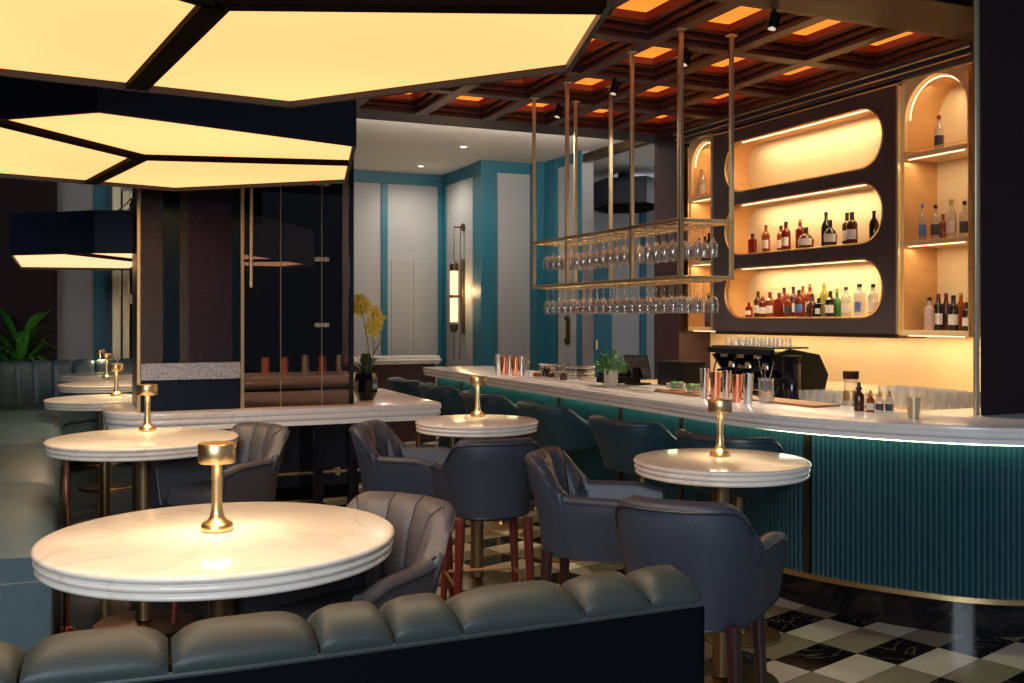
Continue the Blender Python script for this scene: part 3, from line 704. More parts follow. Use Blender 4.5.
def make_barstool(label, group):
    t = thing('bar_stool', label, 'bar stool', (0, 0, 0), 0, group)
    P, N, ccw, loops, tops = shell(.235, .225, .15, .715, .90, 1.0, .045, .05, .045, (.08, -.12))
    MB().loft(loops).build('shell', 'teal_leather', t, angle=60)
    MB().tube(tops, .004, 6).build('piping', 'navy_piping', t)
    def dshape(o): return [(x + nx * ccw * (-.045 + o), y + ny * ccw * (-.045 + o)) for (x, y), (nx, ny) in zip(P, N)]
    MB().loft([[(x, y, z) for x, y in dshape(o)] for o, z in ((-.05, .70), (-.01, .715), (0, .76), (-.02, .785), (-.07, .79))]).build('seat', 'teal_leather', t, angle=60)
    MB().lathe([(0, 0), (.20, 0), (.205, .006), (.20, .014), (.05, .022), (.03, .04), (.028, .68), (.06, .70), (.11, .715), (0, .716)]).build('pedestal', 'old_brass', t)
    MB().tube([(.17 * math.cos(a), .17 * math.sin(a), .30) for a in [2 * PI * k / 28 for k in range(28)]], .009, 8, closed=True).cyl((-.17, 0, .3), (.17, 0, .3), .007).build('footrest', 'antique_brass', t)
    return t
def face(x, y, tx, ty): return math.atan2(ty - y, tx - x) - PI / 2
GRP = 'armchairs round the marble tables'
chA = make_armchair('blue grey leather armchair seen from behind, with red wood legs and brass footrest', 'navy_leather', 'red_wood', GRP)
def put(o, c, f, lab=None):
    x, y = room(*c); fx, fy = f[0] * CT + f[1] * ST, -f[0] * ST + f[1] * CT; rz = math.atan2(fy, fx) - PI / 2
    if lab: return dup(o, (x, y, 0), rz, lab)
    o.location = (x, y, 0); o.rotation_euler.z = rz
put(chA, (-.12, 4.85), (-.22, .97))
put(chA, (-.56, 5.28), (.96, -.22), 'blue grey leather armchair side on beside the communal table corner')
chC = make_armchair('x', 'navy_leather', 'shaded_red_wood', GRP, .595); chC['label'] = 'blue grey leather armchair side on between the red legged chair and small table'
put(chC, (.345, 4.14), (.95, -.28)) # 'blue grey leather armchair side on between the red legged chair and small table')
put(chC, (.60, 3.27), (.42, .9), 'dark blue armchair seen from behind at the small table by the bar')
chB = make_armchair('grey channel backed armchair tucked close against the large foreground table', 'grey_leather', 'red_wood', GRP)
put(chB, (-.455, 2.95), (-.54, -.84))
put(chB, (-1.43, 5.07), (-.54, -.84), 'grey armchair behind the large foreground table facing the banquette')

names = ['teal tub bar stool, first in the row from the dark pier', 'teal tub bar stool, second in the row from the dark pier', 'teal tub bar stool, third in the row from the dark pier', 'teal tub bar stool, fourth in the row from the dark pier', 'teal tub bar stool, fifth in the row from the dark pier', 'teal tub bar stool at far end of the bar, sixth from the pier']
bs = None
for (x, y, rz), lab in zip(((3.0, 4.02, -1.25), (2.93, 4.80, -1.45), (2.95, 5.84, -PI / 2), (2.95, 6.86, -PI / 2), (2.95, 7.84, -PI / 2), (2.95, 8.72, -PI / 2)), names):
    if bs is None: bs = make_barstool(lab, 'teal stools along the bar'); bs.location = (x, y, 0); bs.rotation_euler.z = rz
    else: dup(bs, (x, y, 0), rz, lab)

# ------------------------------------------------------------------ round tables and their lamps
def make_table(label, R):
    t = thing('round_table', label, 'table', (0, 0, 0), 0, 'round marble tables')
    th = .062
    pr = [(R - .012, .95), (R - .004, .948), (R, .943), (R, .936), (R - .005, .931), (R - .011, .929), (R - .011, .927), (R - .006, .925), (R - .003, .921), (R - .003, .914), (R - .008, .909), (R - .014, .907), (R - .014, .905), (R - .010, .903), (R - .007, .899), (R - .007, .893), (R - .014, .888), (R - .05, .888)]
    MB().lathe([(.001, .888)] + pr[::-1] + [(.001, .95)], n=96).build('tabletop', 'table_marble', t, angle=55)
    MB().lathe([(0, 0), (.24, 0), (.245, .006), (.24, .014), (.07, .022), (.045, .03), (0, .03)], n=40).build('base', 'bronze', t)
    MB().lathe([(0, .03), (.042, .035), (.038, .06), (.036, .85), (.10, .872), (.16, .888), (0, .888)], n=40).build('pedestal', 'old_brass', t)
    return t
TT = [('large white marble round table in front of the camera with brass lamp', .395, 2.885, .481),
      ('large white marble round table second from the front banquette, by the pier', .356, 5.361, .46),
      ('small white marble round table by the corner of the communal table', 2.204, 5.458, .362),
      ('small white marble round table closest to the curved end of the bar', 2.543, 3.526, .37),
      ('white marble round table third along the banquette, half hidden by mirrored pier', .262, 8.09, .42),
      ('white marble round table fourth along the banquette', .34, 9.9, .42),
      ('white marble round table farthest off, by the banquette back', .33, 11.55, .42)]
for i, (lab, x, y, R) in enumerate(TT):
    t = make_table(lab, R); t.location = (x, y, 0); t.rotation_euler.z = i * 1.3
LL = [('brass table lamp on the large foreground table', (217, 530.5)), ('brass table lamp on the second table by the pier', (147.5, 431)), ('brass table lamp on the small table by the communal table', (477.5, 416.3)),
      ('brass table lamp on the small table closest to the bar end', (720, 456)), ('brass table lamp on the third banquette table', (116.5, 396)), ('brass table lamp on the fourth banquette table', (106.5, 378.5)), ('brass table lamp on the farthest banquette table', (100.5, 371.5))]
lp = None
for lab, (u, v) in LL:
    x, y = at(u, v, .95)
    if lp is None:
        lp = thing('table_lamp', lab, 'table lamp', (x, y, .951), 0, 'cordless brass table lamps')
        MB().lathe([(0, 0), (.042, 0), (.044, .004), (.044, .016), (.040, .022), (.028, .028), (.020, .040), (.0165, .056), (.0145, .09), (.0145, .20), (0, .20)], n=36).build('stem', 'brass', lp)
        MB().lathe([(.0, .205), (.046, .205), (.046, .192), (.050, .191), (.052, .194), (.052, .243), (.050, .246), (.0, .247)], n=40).build('lamp_shade', 'brass', lp)
        MB().lathe([(.018, .198), (.043, .198), (.043, .203), (.018, .203)], n=30).build('light_disc', 'lamp_glow', lp)
    else: dup(lp, (x, y, .951), None, lab)
    for k in range(3):
        a = 2 * PI * k / 3 + .5
        spot('table_lamp_beam', (x + .032 * math.cos(a), y + .032 * math.sin(a), .951 + .19), LAMP_W / 3, (1, .74, .42), 150, .9, .012)

# ------------------------------------------------------------------ banquettes
def roll(path, z0, z1, depth_in, mat, par, name='cushion'):
    """one tufted channel: plump roll over the top of the back and down its inner face. path = outer edge line, inner side by left normal"""
    P = path; N = normals2(P); m = len(P); loops = []
    for i, (p, n) in enumerate(zip(P, N)):
        u = i / (m - 1); q = (1 - abs(2 * u - 1) ** 5); q = .80 + .20 * q
        e = (1 - abs(2 * u - 1) ** 4) * .010
        hz = z1 - .075
        sec = [(.004, hz + .022), (-.007 * q, hz + .036), (-.002, hz + .055 * q), (.03, hz + .07 * q + e), (depth_in * .5, hz + .078 * q + e), (depth_in * .8, hz + .06 * q + e), (depth_in * 1.0 * q, hz + .015), (depth_in * 1.08 * q, hz - .08), (depth_in * 1.15 * q, (hz + z0) / 2), (depth_in * 1.2 * q, z0 + .03), (depth_in * 1.1, z0), (.03, z0)]
        loops.append([(p[0] + n[0] * o, p[1] + n[1] * o, z) for o, z in sec])
    return MB().loft(loops).build(name, mat, par, angle=80)
# front booth: back towards the camera
fb = thing('banquette', 'dark tufted leather banquette in the foreground seen from behind', 'banquette', (0, 0, 0))
seams = [-.52, -.29, -.068, .149, .385, .515, .64, .885, 1.03, 1.148]
yb = lambda x: 1.655 + .10 * max(0, .25 - x) ** 1.2 if x < .25 else 1.655
for a, b in zip(seams, seams[1:]):
    g = .003; pa = [(a + g + (b - a - 2 * g) * k / 12, yb(a + g + (b - a - 2 * g) * k / 12)) for k in range(13)]
    roll(pa, .66, 1.036, .15, 'sofa_front_leather', fb)
bp = [(x, yb(x) + .004) for x in [-.52 + 1.668 * k / 40 for k in range(41)]]
MB().loft([[(x, y, .02) for x, y in bp] + [(x, y + .05, .02) for x, y in reversed(bp)], [(x, y, .980) for x, y in bp] + [(x, y + .05, .980) for x, y in reversed(bp)], [(x, y + .004, .986) for x, y in bp] + [(x, y + .05, .986) for x, y in reversed(bp)]]).build('back_panel', 'sofa_back', fb, angle=50)
MB().tube([(x, y - .004, .985) for x, y in bp], .006, 8).build('piping', 'sofa_front_leather', fb)
MB().box(1.135, 1.165, 1.662, 1.80, .02, .985).box(1.135, 1.165, 1.80, 2.2, .02, .60).build('end_panel', 'sofa_back', fb, bevel=.012)
MB().box(-.5, 1.13, 1.72, 2.18, .05, .56).build('base', 'sofa_back', fb, bevel=.01)
MB().box(-.5, 1.13, 1.80, 2.20, .56, .67).build('seat', 'sofa_front_leather', fb, bevel=.035)
# long side booth and its rounded end
lb = thing('banquette', 'long teal leather banquette along the side with rounded far corner', 'banquette', (0, 0, 0))
ys = [4.43, 6.40, 8.2, 9.7, 10.8]
for a, b in zip(ys, ys[1:]):
    loops = []
    for k in range(15):
        u = k / 14; y = a + .01 + (b - a - .02) * u; q = 1 - abs(2 * u - 1) ** 3
        loops.append([(-.9, y, .44), (-.065, y, .44), (-.05 - .0 + .012 * q, y, .47), (-.045 + .014 * q, y, .56), (-.07 + .015 * q, y, .575 + .045 * q), (-.12, y, .59 + .075 * q), (-.20, y, .595 + .085 * q), (-.5, y, .60 + .085 * q), (-.9, y, .60 + .05 * q)])
    MB().loft(loops).build('seat_cushion', 'sofa_leather', lb, angle=60)
MB().box(-.9, -.054, 4.436, 10.6, .06, .50).build('base', 'sofa_leather', lb, bevel=.01)
MB().box(-.85, -.12, 4.48, 10.6, 0, .06).build('plinth', 'black', lb)
pth = [(-.80, 4.43), (-.80, 11.2)] + [(.10 - .90 * math.cos(a), 11.35 + .85 * math.sin(a)) for a in [PI / 2 * k / 10 for k in range(11)]] + [(1.7, 12.2)]
pe = even(pth, .2)
pe = even(pth, .235)
for a, b in zip(pe, pe[1:]):
    d = Vector((b[0] - a[0], b[1] - a[1])); pa = [(a[0] + d.x * (.02 + .96 * k / 6), a[1] + d.y * (.02 + .96 * k / 6)) for k in range(7)]
    pa.reverse()
    roll(pa, .60, 1.08, .13, 'sofa_leather', lb, 'back_channel')
bo = offs(pe, .012); b2 = offs(pe, -.06)
if abs(b2[0][0] + .8) < .01: pass
MB().loft([[(*p, .02) for p in offs(pe, .02)] + [(*p, .02) for p in reversed(offs(pe, -.02))], [(*p, 1.0) for p in offs(pe, .02)] + [(*p, 1.0) for p in reversed(offs(pe, -.02))]]).build('back_panel', 'sofa_back', lb)
ar = [(.10 - .90 * math.cos(a), 11.35 + .85 * math.sin(a)) for a in [PI / 2 * k / 10 for k in range(11)]] + [(1.7, 12.2)]
sp = [(-.06, 10.6), (-.06, 11.0), (.05, 11.35), (.30, 11.62), (1.7, 11.66), (1.7, 12.14)] + [(x * 1. + .04, y - .05) for x, y in reversed(ar[:-1])] + [(-.8, 10.6)]
MB().prism(sp, .06, .44).build('base', 'sofa_leather', lb)
MB().loft([[(x, y, z) for x, y in sp] for z in (.44, .62)] ).build('seat_cushion', 'sofa_leather', lb, bevel=.04)
tag(MB().cyl((*room(-2.2, 4.94), 0), (*room(-2.2, 4.94), .86), .016).lathe([(0, 0), (.05, 0), (.05, .012), (.016, .03), (0, .03)], *room(-2.2, 4.94), 0, 18).lathe([(0, .86), (.03, .86), (.03, .88), (0, .88)], *room(-2.2, 4.94), 0, 14).build('copper_post', 'copper'), 'slim copper post under the edge of the second table', 'post')
# ================================================================== HANGING GLASS RACK
RX0, RX1 = 3.57, 3.96; RY = [5.375, 5.98, 6.96, 7.566]; ZU, ZL = 2.175, 1.81
rk = thing('hanging_glass_rack', 'long brass two tier glass rack hung above the bar on slim poles', 'glass rack', ((RX0 + RX1) / 2, (RY[0] + RY[-1]) / 2, ZL))
ox, oy, oz = rk.location
h = .0125
for x in (RX0, RX1):
    for y in RY:
        MB().box(x - ox - h, x - ox + h, y - oy - h, y - oy + h, -h, 3.40 - oz).box(x - ox - .03, x - ox + .03, y - oy - .03, y - oy + .03, 3.385 - oz, 3.395 - oz).build('post', 'antique_brass', rk, bevel=.002)
    for z in (ZU, ZL): MB().box(x - ox - h, x - ox + h, RY[0] - oy, RY[-1] - oy, z - oz - h, z - oz + h).build('rail', 'antique_brass', rk, bevel=.002)
for y in (RY[0], RY[-1]):
    for z in (ZU, ZL): MB().box(RX0 - ox, RX1 - ox, y - oy - h, y - oy + h, z - oz - h, z - oz + h).build('cross_rail', 'antique_brass', rk, bevel=.002)
XR = [RX0 + .075 + .12 * k for k in range(3)]
for z in (ZU, ZL):
    m = MB()
    for x in XR:
        for s in (-.014, .014): m.cyl((x + s - ox, RY[0] + .02 - oy, z - oz - .02), (x + s - ox, RY[-1] - .02 - oy, z - oz - .02), .0035, n=6)
    for k in range(9): m.cyl((RX0 - ox, RY[0] + .05 + k * .262 - oy, z - oz - .012), (RX1 - ox, RY[0] + .05 + k * .262 - oy, z - oz - .012), .003, n=6)
    m.build('hanger_rod', 'brass', rk)
wg = None; bow = None
for tier, z in enumerate((ZU, ZL)):
    for r, x in enumerate(XR):
        for k in range(20):
            y = RY[0] + .10 + .1045 * k
            typ = (tier + (k // 5) + r) % 2
            src = bow if typ else wg
            lab = 'stemmed wine glass hung upside down on the %s tier of brass rack' % ('upper' if tier == 0 else 'lower')
            if src is None:
                rb_ = (.040, .041, .032) if typ else (.034, .036, .029)
                pr = [(0, .0), (.034, .0), (.034, -.002), (.010, -.006), (.004, -.02), (.0036, -.085), (.010, -.10), (rb_[0] * .62, -.112), (rb_[1] * .88, -.135), (rb_[1], -.165), (rb_[2] * 1.08, -.213)]
                m = MB(); m.lathe(pr + [(rb_[2] * 1.08 - .0015, -.213), (rb_[1] * .96, -.165), (rb_[1] * .84, -.137), (rb_[0] * .58, -.115), (.0, -.106)], n=14)
                o = m.build('hanging_wine_glass', 'stem_glass'); o.location = (x, y, z - .015)
                tag(o, lab, 'wine glass', 'wine glasses on the %s tier of the rack' % ('upper' if tier == 0 else 'lower'))
                if typ: bow = o
                else: wg = o
            else:
                o = dup(src, (x, y, z - .015), k * .7, lab, 'wine glasses on the %s tier of the rack' % ('upper' if tier == 0 else 'lower'))

# ================================================================== BOTTLES
BM = {}
def bottle(x, y, z, h, r, shape, mat, cap, lab, label=None, group=None):
    key = (round(h, 3), round(r, 4), shape, mat, cap, label)
    t = thing('bottle', lab, 'bottle', (x, y, z), random.uniform(-.3, .3) - PI / 4 - .2, group)
    if shape == 'wine': pr = [(r * .92, 0), (r, .008), (r, h * .60), (r * .85, h * .68), (r * .40, h * .78), (r * .36, h * .93), (0, h * .93)]
    elif shape == 'spirit': pr = [(r * .94, 0), (r, .008), (r, h * .62), (r * .92, h * .68), (r * .42, h * .76), (r * .36, h * .90), (0, h * .90)]
    elif shape == 'squat': pr = [(r * .85, 0), (r, h * .12), (r * 1.08, h * .38), (r * .8, h * .58), (r * .30, h * .70), (r * .28, h * .88), (0, h * .88)]
    elif shape == 'square': pr = [(r * .98, 0), (r, .006), (r, h * .70), (r * .8, h * .74), (r * .35, h * .78), (r * .35, h * .90), (0, h * .90)]
    elif shape == 'dropper': pr = [(r * .95, 0), (r, .006), (r, h * .52), (r * .8, h * .60), (r * .4, h * .66), (r * .4, h * .72), (0, h * .72)]
    top = pr[-1][1]; cr = pr[-2][0] * 1.15
    if key not in BM:
        a = MB().lathe([(0, 0)] + pr, n=4 if shape == 'square' else 16).mesh('bottle_body')
        c = (MB().lathe([(0, 0), (cr, 0), (cr, h - top), (0, h - top)], n=12) if shape != 'dropper' else MB().lathe([(0, 0), (cr * 1.3, 0), (cr * 1.3, h * .08), (cr * .8, h * .10), (cr * .7, h - top - .01), (0, h - top)], n=12)).mesh('bottle_cap')
        l = None
        if label:
            lr = r * 1.012 * (1.06 if shape == 'squat' else 1)
            l = MB(); n = 10; z0, z1 = (h * .16, h * .46) if shape != 'dropper' else (h * .10, h * .40)
            if shape == 'square':
                l.loft([[(-lr * .5, -lr * .712, q), (lr * .5, -lr * .712, q), (lr * .5, -lr * .70, q), (-lr * .5, -lr * .70, q)] for q in (z0, z1)])
            else:
                arc = [(-PI / 2 - 1.1 + 2.2 * k / n) for k in range(n + 1)]
                l.loft([[(lr * math.cos(q), lr * math.sin(q), zz_) for q in arc] + [(lr * .98 * math.cos(q), lr * .98 * math.sin(q), zz_) for q in reversed(arc)] for zz_ in (z0, z1)])
            l = l.mesh('bottle_label')
        BM[key] = (a, c, l); first = True
    else: first = False
    a, c, l = BM[key]
    for me, nm, mt, zo in ((a, 'body', mat, 0), (c, 'cap', cap, top), (l, 'paper_label', label, 0)):
        if me is None: continue
        if first: o = finish(me, nm, mt, t, angle=35)
        else: o = bpy.data.objects.new(nm, me); COL.objects.link(o); o.parent = t
        o.location = (0, 0, zo)
        if nm == 'body' and shape == 'square': o.rotation_euler = (0, 0, PI / 4)
    return t
CN = dict(bottle_amber='amber', bottle_red='red', bottle_clear='clear', bottle_dark='black', bottle_brown='dark brown', bottle_green='green', bottle_yellow='yellow green', bottle_olive='dark green', bottle_pink='frosted pink')
def row(specs, z, X, where, group, k0=0):
    for i, (u, h, r, shape, mat, cap, label, dx) in enumerate(specs):
        Yb = onX(u, 300, X + dx)[0]
        lab = '%s bottle%s, %s along %s' % (CN[mat], ' with dark cap' if cap == 'cap_black' else ' with red cap' if cap == 'cap_red' else ' with blue cap' if cap == 'cap_blue' else ' with gold cap', ORD[i], where)
        bottle(X + dx, Yb, z, h, r, shape, mat, cap, lab, label, group)
S, W, Q, SQ = 'spirit', 'wine', 'squat', 'square'
row([(752.5, .185, .042, SQ, 'bottle_red', 'cap_black', None, 0), (766, .25, .036, S, 'bottle_amber', 'cap_red', 'paper_label', 0), (781, .235, .036, S, 'bottle_amber', 'cap_black', 'paper_label', .06), (786, .25, .040, S, 'bottle_red', 'cap_black', 'paper_label', -.04),
     (800, .27, .038, S, 'bottle_red', 'cap_gold', None, .05), (806, .18, .062, Q, 'bottle_brown', 'cap_black', 'paper_label', -.04), (826, .30, .038, W, 'bottle_dark', 'cap_black', None, .05), (830.5, .215, .050, Q, 'bottle_dark', 'cap_black', 'paper_label', -.05),
     (847, .27, .038, S, 'bottle_brown', 'cap_black', 'paper_label', .05), (852, .255, .044, S, 'bottle_brown', 'cap_black', 'paper_label', -.04), (874, .25, .036, W, 'bottle_dark', 'cap_black', None, 0)], 2.133, 5.73, 'the middle pill niche', 'bottles in the middle niche')
row([(749, .13, .034, S, 'bottle_red', 'cap_black', 'paper_label', -.03), (758, .235, .037, S, 'bottle_brown', 'cap_black', 'paper_label', .06), (763, .19, .037, S, 'bottle_red', 'cap_gold', 'paper_label', -.05), (770, .22, .042, S, 'bottle_amber', 'cap_red', 'paper_label', 0), (779, .21, .040, SQ, 'bottle_red', 'cap_red', None, -.04),
     (784, .26, .036, S, 'bottle_red', 'cap_black', 'paper_label', .06), (788, .20, .034, S, 'bottle_amber', 'cap_gold', 'label_dark', -.05), (793.5, .265, .037, S, 'bottle_brown', 'cap_black', 'paper_label', .07), (799, .23, .038, S, 'bottle_red', 'cap_black', 'label_blue', -.03), (803, .265, .034, W, 'bottle_amber', 'cap_red', None, .08),
     (810, .28, .038, S, 'bottle_amber', 'cap_gold', 'paper_label', .03), (812, .19, .045, Q, 'bottle_brown', 'cap_black', None, -.06), (819, .155, .042, SQ, 'bottle_dark', 'cap_black', 'paper_label', -.04), (824, .285, .036, W, 'bottle_yellow', 'cap_gold', None, .07), (830.5, .21, .040, S, 'bottle_dark', 'cap_black', 'paper_label', -.03),
     (837, .23, .042, Q, 'bottle_green', 'cap_gold', None, .05), (846, .24, .038, S, 'bottle_clear', 'cap_black', 'paper_label', 0), (859.5, .26, .048, SQ, 'bottle_clear', 'cap_black', 'label_blue', 0), (873, .255, .038, S, 'bottle_clear', 'cap_black', 'paper_label', .02)], 1.559, 5.73, 'the bottom pill niche', 'bottles in the lowest niche')
row([(921.5, .285, .036, S, 'bottle_clear', 'cap_blue', 'label_blue', 0), (935.5, .265, .034, S, 'bottle_clear', 'cap_black', 'label_dark', 0), (943, .20, .032, S, 'bottle_amber', 'cap_red', None, .05), (951.5, .29, .036, S, 'bottle_clear', 'cap_gold', 'paper_label', 0), (964.5, .27, .034, S, 'bottle_clear', 'cap_black', 'label_dark', .03)], 2.111, 5.80, 'the middle shelf of gold tower beside pier', 'bottles on the tower by the pier')
row([(915.5, .25, .034, W, 'bottle_dark', 'cap_black', 'paper_label', -.03), (922.5, .285, .034, W, 'bottle_olive', 'cap_black', None, .07), (929.5, .24, .036, S, 'bottle_pink', 'cap_black', None, -.04), (938.5, .265, .036, S, 'bottle_dark', 'cap_red', 'paper_label', .02), (946, .27, .034, S, 'bottle_brown', 'cap_red', None, .08),
     (953.5, .25, .038, S, 'bottle_dark', 'cap_black', 'paper_label', -.04), (961, .27, .034, W, 'bottle_amber', 'cap_gold', None, .08), (967, .20, .034, S, 'bottle_dark', 'cap_black', 'paper_label', -.02)], 1.461, 5.80, 'the lowest shelf of gold tower beside pier', 'bottles on the tower by the pier')
bottle(5.79, onX(939, 140, 5.79)[0], 2.746, .275, .034, S, 'bottle_clear', 'cap_red', 'lone clear bottle with red cap on top shelf under the arch', 'label_dark')
bottle(5.82, onX(702.5, 180, 5.82)[0], 2.746, .29, .046, W, 'bottle_clear', 'cap_gold', 'lone clear tall bottle on the far tower shelf behind the poles', 'paper_label')
row([(709, .28, .034, W, 'bottle_dark', 'cap_black', None, .02), (705, .25, .036, S, 'bottle_dark', 'cap_black', 'paper_label', .0), (699, .24, .036, S, 'bottle_clear', 'cap_black', None, 0), (693, .26, .034, W, 'bottle_brown', 'cap_black', None, .03)], 2.111, 5.80, 'the middle shelf of the far tower', 'bottles on the far tower')
row([(709, .33, .044, W, 'bottle_brown', 'cap_gold', 'label_dark', 0), (694, .16, .050, SQ, 'bottle_dark', 'cap_black', 'paper_label', 0), (684.5, .16, .050, SQ, 'bottle_dark', 'cap_black', 'paper_label', 0)], 1.461, 5.80, 'the lowest shelf of the far tower', 'bottles on the far tower')

# ================================================================== THINGS ON THE BAR
CUPS = {}
def cup(x, y, z, h, r, mat, lab, taper=.80, name='mixing_tin', cat='mixing tin', group=None):
    k = (h, r, mat, taper)
    if k not in CUPS:
        o = MB().lathe([(0, 0), (r * taper, 0), (r * taper * 1.02, .004), (r, h - .003), (r * 1.02, h), (r * .97, h), (r * .96, h - .006), (r * taper * .94, .006), (0, .006)], n=24).build(name, mat)
        CUPS[k] = o; o.location = (x, y, z); return tag(o, lab, cat, group)
    return dup(CUPS[k], (x, y, z), 0, lab, group)
ZB = 1.061
sets = [((498, 374, .17, .030, 'steel'), (504, 375, .155, .036, 'copper'), (509.5, 375, .165, .030, 'steel'), (515.5, 375.5, .155, .036, 'copper'), (521.5, 376, .165, .030, 'steel')),
        ((704.5, 399, .185, .029, 'steel'), (715.5, 400, .165, .034, 'copper'), (726.5, 401, .178, .029, 'steel'), (737, 402, .160, .033, 'copper'), (748, 403.5, .172, .031, 'steel'))]
for si, st in enumerate(sets):
    seen = {}
    for u, v, hh, r, mt in st:
        x, y = at(u, v, 1.06); seen[mt] = seen.get(mt, 0) + 1
        w = ('the far bar end', 'the bar before espresso machine')[si]
        cup(x, y, ZB, hh, r, mt, '%s mixing tin, %s such in the row on %s' % ('polished steel' if mt == 'steel' else 'shiny copper', ORD[seen[mt] - 1], w), group='mixing tins on the bar')
for k, (dx, mt) in enumerate(((-.42, 'steel'), (-.22, 'copper'), (-.06, 'copper'), (.12, 'steel'), (.27, 'copper'), (.42, 'steel'))):
    cup(1.75 + dx, 8.56, 1.061, .17 if mt == 'steel' else .155, .034 if mt == 'steel' else .036, mt, '%s mixing tin behind smoked glass, %s along the service counter' % (mt, ORD[k]), group='mixing tins behind the glass')
x, y = at(526, 376.5, 1.06)
j = thing('straw_glass', 'clear tumbler holding a straw beside the far copper tins', 'glass', (x, y, ZB)); MB().lathe([(0, 0), (.03, 0), (.036, .13), (.034, .13), (.028, .006), (0, .006)], n=16).build('tumbler', 'clear_glass', j); MB().cyl((-.01, 0, .01), (.03, 0, .24), .004, n=6).build('straw', 'cap_gold', j)
# stacked bar rail drawers / caddies behind the far tins
x, y = at(545, 373, 1.06)
c = thing('bar_caddy', 'low ribbed steel caddy behind the far mixing tins', 'caddy', (3.76, 7.35, ZB)); MB().box(-.09, .09, -.34, .34, 0, .02).box(-.085, .085, -.335, .335, .02, .045).box(-.09, .09, -.34, .34, .045, .06).box(-.085, .085, -.335, .335, .06, .09).box(-.09, .09, -.34, .34, .09, .105).build('tray', 'steel', c, bevel=.004)
for k, (u, v, m, hh, r) in enumerate(((537, 376.5, 'bottle_amber', .05, .035), (545, 376.5, 'bottle_dark', .09, .026), (551, 377.5, 'bottle_dark', .05, .03), (557, 379, 'bottle_clear', .10, .022), (563.5, 380, 'bottle_brown', .08, .03))):
    x, y = at(u, v, 1.06); bottle(x, y, ZB, hh, r, 'dropper', m, 'cap_black' if k % 2 else 'cap_gold', 'small %s bitters bottle, %s in the far cluster on the bar' % (CN[m], ORD[k]), None, 'small bottles at the far end of the bar')
# mint in a pale pot
x, y = at(611, 386.5, 1.06)
pt = thing('potted_mint', 'bushy green mint plant in a pale cylinder pot on the bar', 'potted plant', (x, y, ZB))
MB().lathe([(0, 0), (.044, 0), (.049, .004), (.052, .125), (.048, .125), (.045, .11), (0, .11)], n=24).build('pot', 'cream_pot', pt)
m = MB(); s2 = MB()
for k in range(260):
    a = random.uniform(0, 2 * PI); q = random.uniform(0, 1) ** .5; zz_ = .13 + .13 * random.random() * (1.2 - q * .6) - .05 * q * q; rr = .105 * q
    c0 = Vector((rr * math.cos(a), rr * math.sin(a), zz_)); d = Vector((math.cos(a + random.uniform(-.8, .8)), math.sin(a + random.uniform(-.8, .8)), random.uniform(-.2, .7))).normalized(); s = d.cross(Vector((0, 0, 1))).normalized(); L = random.uniform(.028, .046)
    up = s.cross(d) * .005
    m.add([c0, c0 + d * L * .5 + s * L * .36 + up, c0 + d * L, c0 + d * L * .5 - s * L * .36 + up], [(0, 1, 2), (0, 2, 3)])
    if k % 9 == 0: s2.cyl((rr * .2 * math.cos(a), rr * .2 * math.sin(a), .10), tuple(c0), .0015, n=5)
tag(m.build('foliage', 'leaf', pt, smooth=False)); s2.build('stem', 'stem_green', pt)
# till and printer
x, y = 3.86, 6.35
po = thing('point_of_sale_screen', 'black tilted touch screen with red display on the bar', 'till', (x, y, ZB), math.radians(100))
q = MB().obox((0, 0, .05), (.26, .02, .17), 0); m = Matrix.Rotation(math.radians(-12), 4, 'X'); q.v = [tuple(m @ Vector(v)) for v in q.v]; q.build('monitor', 'gloss_black', po, bevel=.005)
q = MB().box(-.10, .06, -.0115, -.0105, .15, .155).box(-.10, .03, -.0115, -.0105, .165, .17).box(-.10, .08, -.0115, -.0105, .18, .19); q.v = [tuple(m @ Vector(v)) for v in q.v]; q.build('display', 'screen_red', po, smooth=False)
MB().box(-.07, .07, -.05, .09, 0, .012).box(-.03, .03, .02, .05, .012, .12).build('stand', 'black', po, bevel=.004)
MB().box(-.16, .16, -.10, .10, 0, .19).box(-.165, .165, -.105, .105, .19, .20).box(-.10, .10, -.108, -.10, .05, .10).build('receipt_printer', 'black', bevel=.008)
rp = bpy.data.objects['receipt_printer']; rp.location = (4.95, 7.45, .941); rp.rotation_euler = (0, 0, -PI / 2); rp.scale = (1.25, 1.2, 1.15); tag(rp, 'big black boxy printer standing beside the till screen', 'printer')
q = MB().box(-.13, .13, -.09, .09, 0, .05).box(-.12, .12, -.08, .08, .05, .075).build('cash_drawer', 'black', bevel=.005); q.location = (3.82, 6.62, ZB); tag(q, 'low black keypad box between mint pot and till screen', 'till')
# trays of limes
for (u, v), lab in (((676, 393), 'clear glass bowl of green garnish on the wooden board, farther from tins'), ((692.5, 395.5), 'clear glass bowl of green garnish on the wooden board, next to the tins')):
    x, y = at(u, v, 1.06)
    b = thing('garnish_bowl', lab, 'bowl', (x, y, ZB + .016), 0, 'garnish bowls on the bar')
    MB().lathe([(0, 0), (.045, 0), (.06, .012), (.066, .05), (.063, .05), (.056, .014), (0, .006)], n=24).build('bowl', 'clear_glass', b)
    for k in range(14):
        a = k * 2.4; rr = .043 * math.sqrt((k % 7) / 7.0 + .02); MB().ball((rr * math.cos(a), rr * math.sin(a), .025 + .022 * (k // 7)), (.017, .017, .012), 8, 6).build('lime_wedge', 'lime', b)
x0, y0 = at(684, 396, 1.06)
bd = MB().obox((0, 0, 0), (.16, .48, .015)).build('serving_board', 'board_wood', bevel=.004); bd.location = (3.64, 5.44, ZB); tag(bd, 'thin wooden board under the bowls of green garnish', 'board')
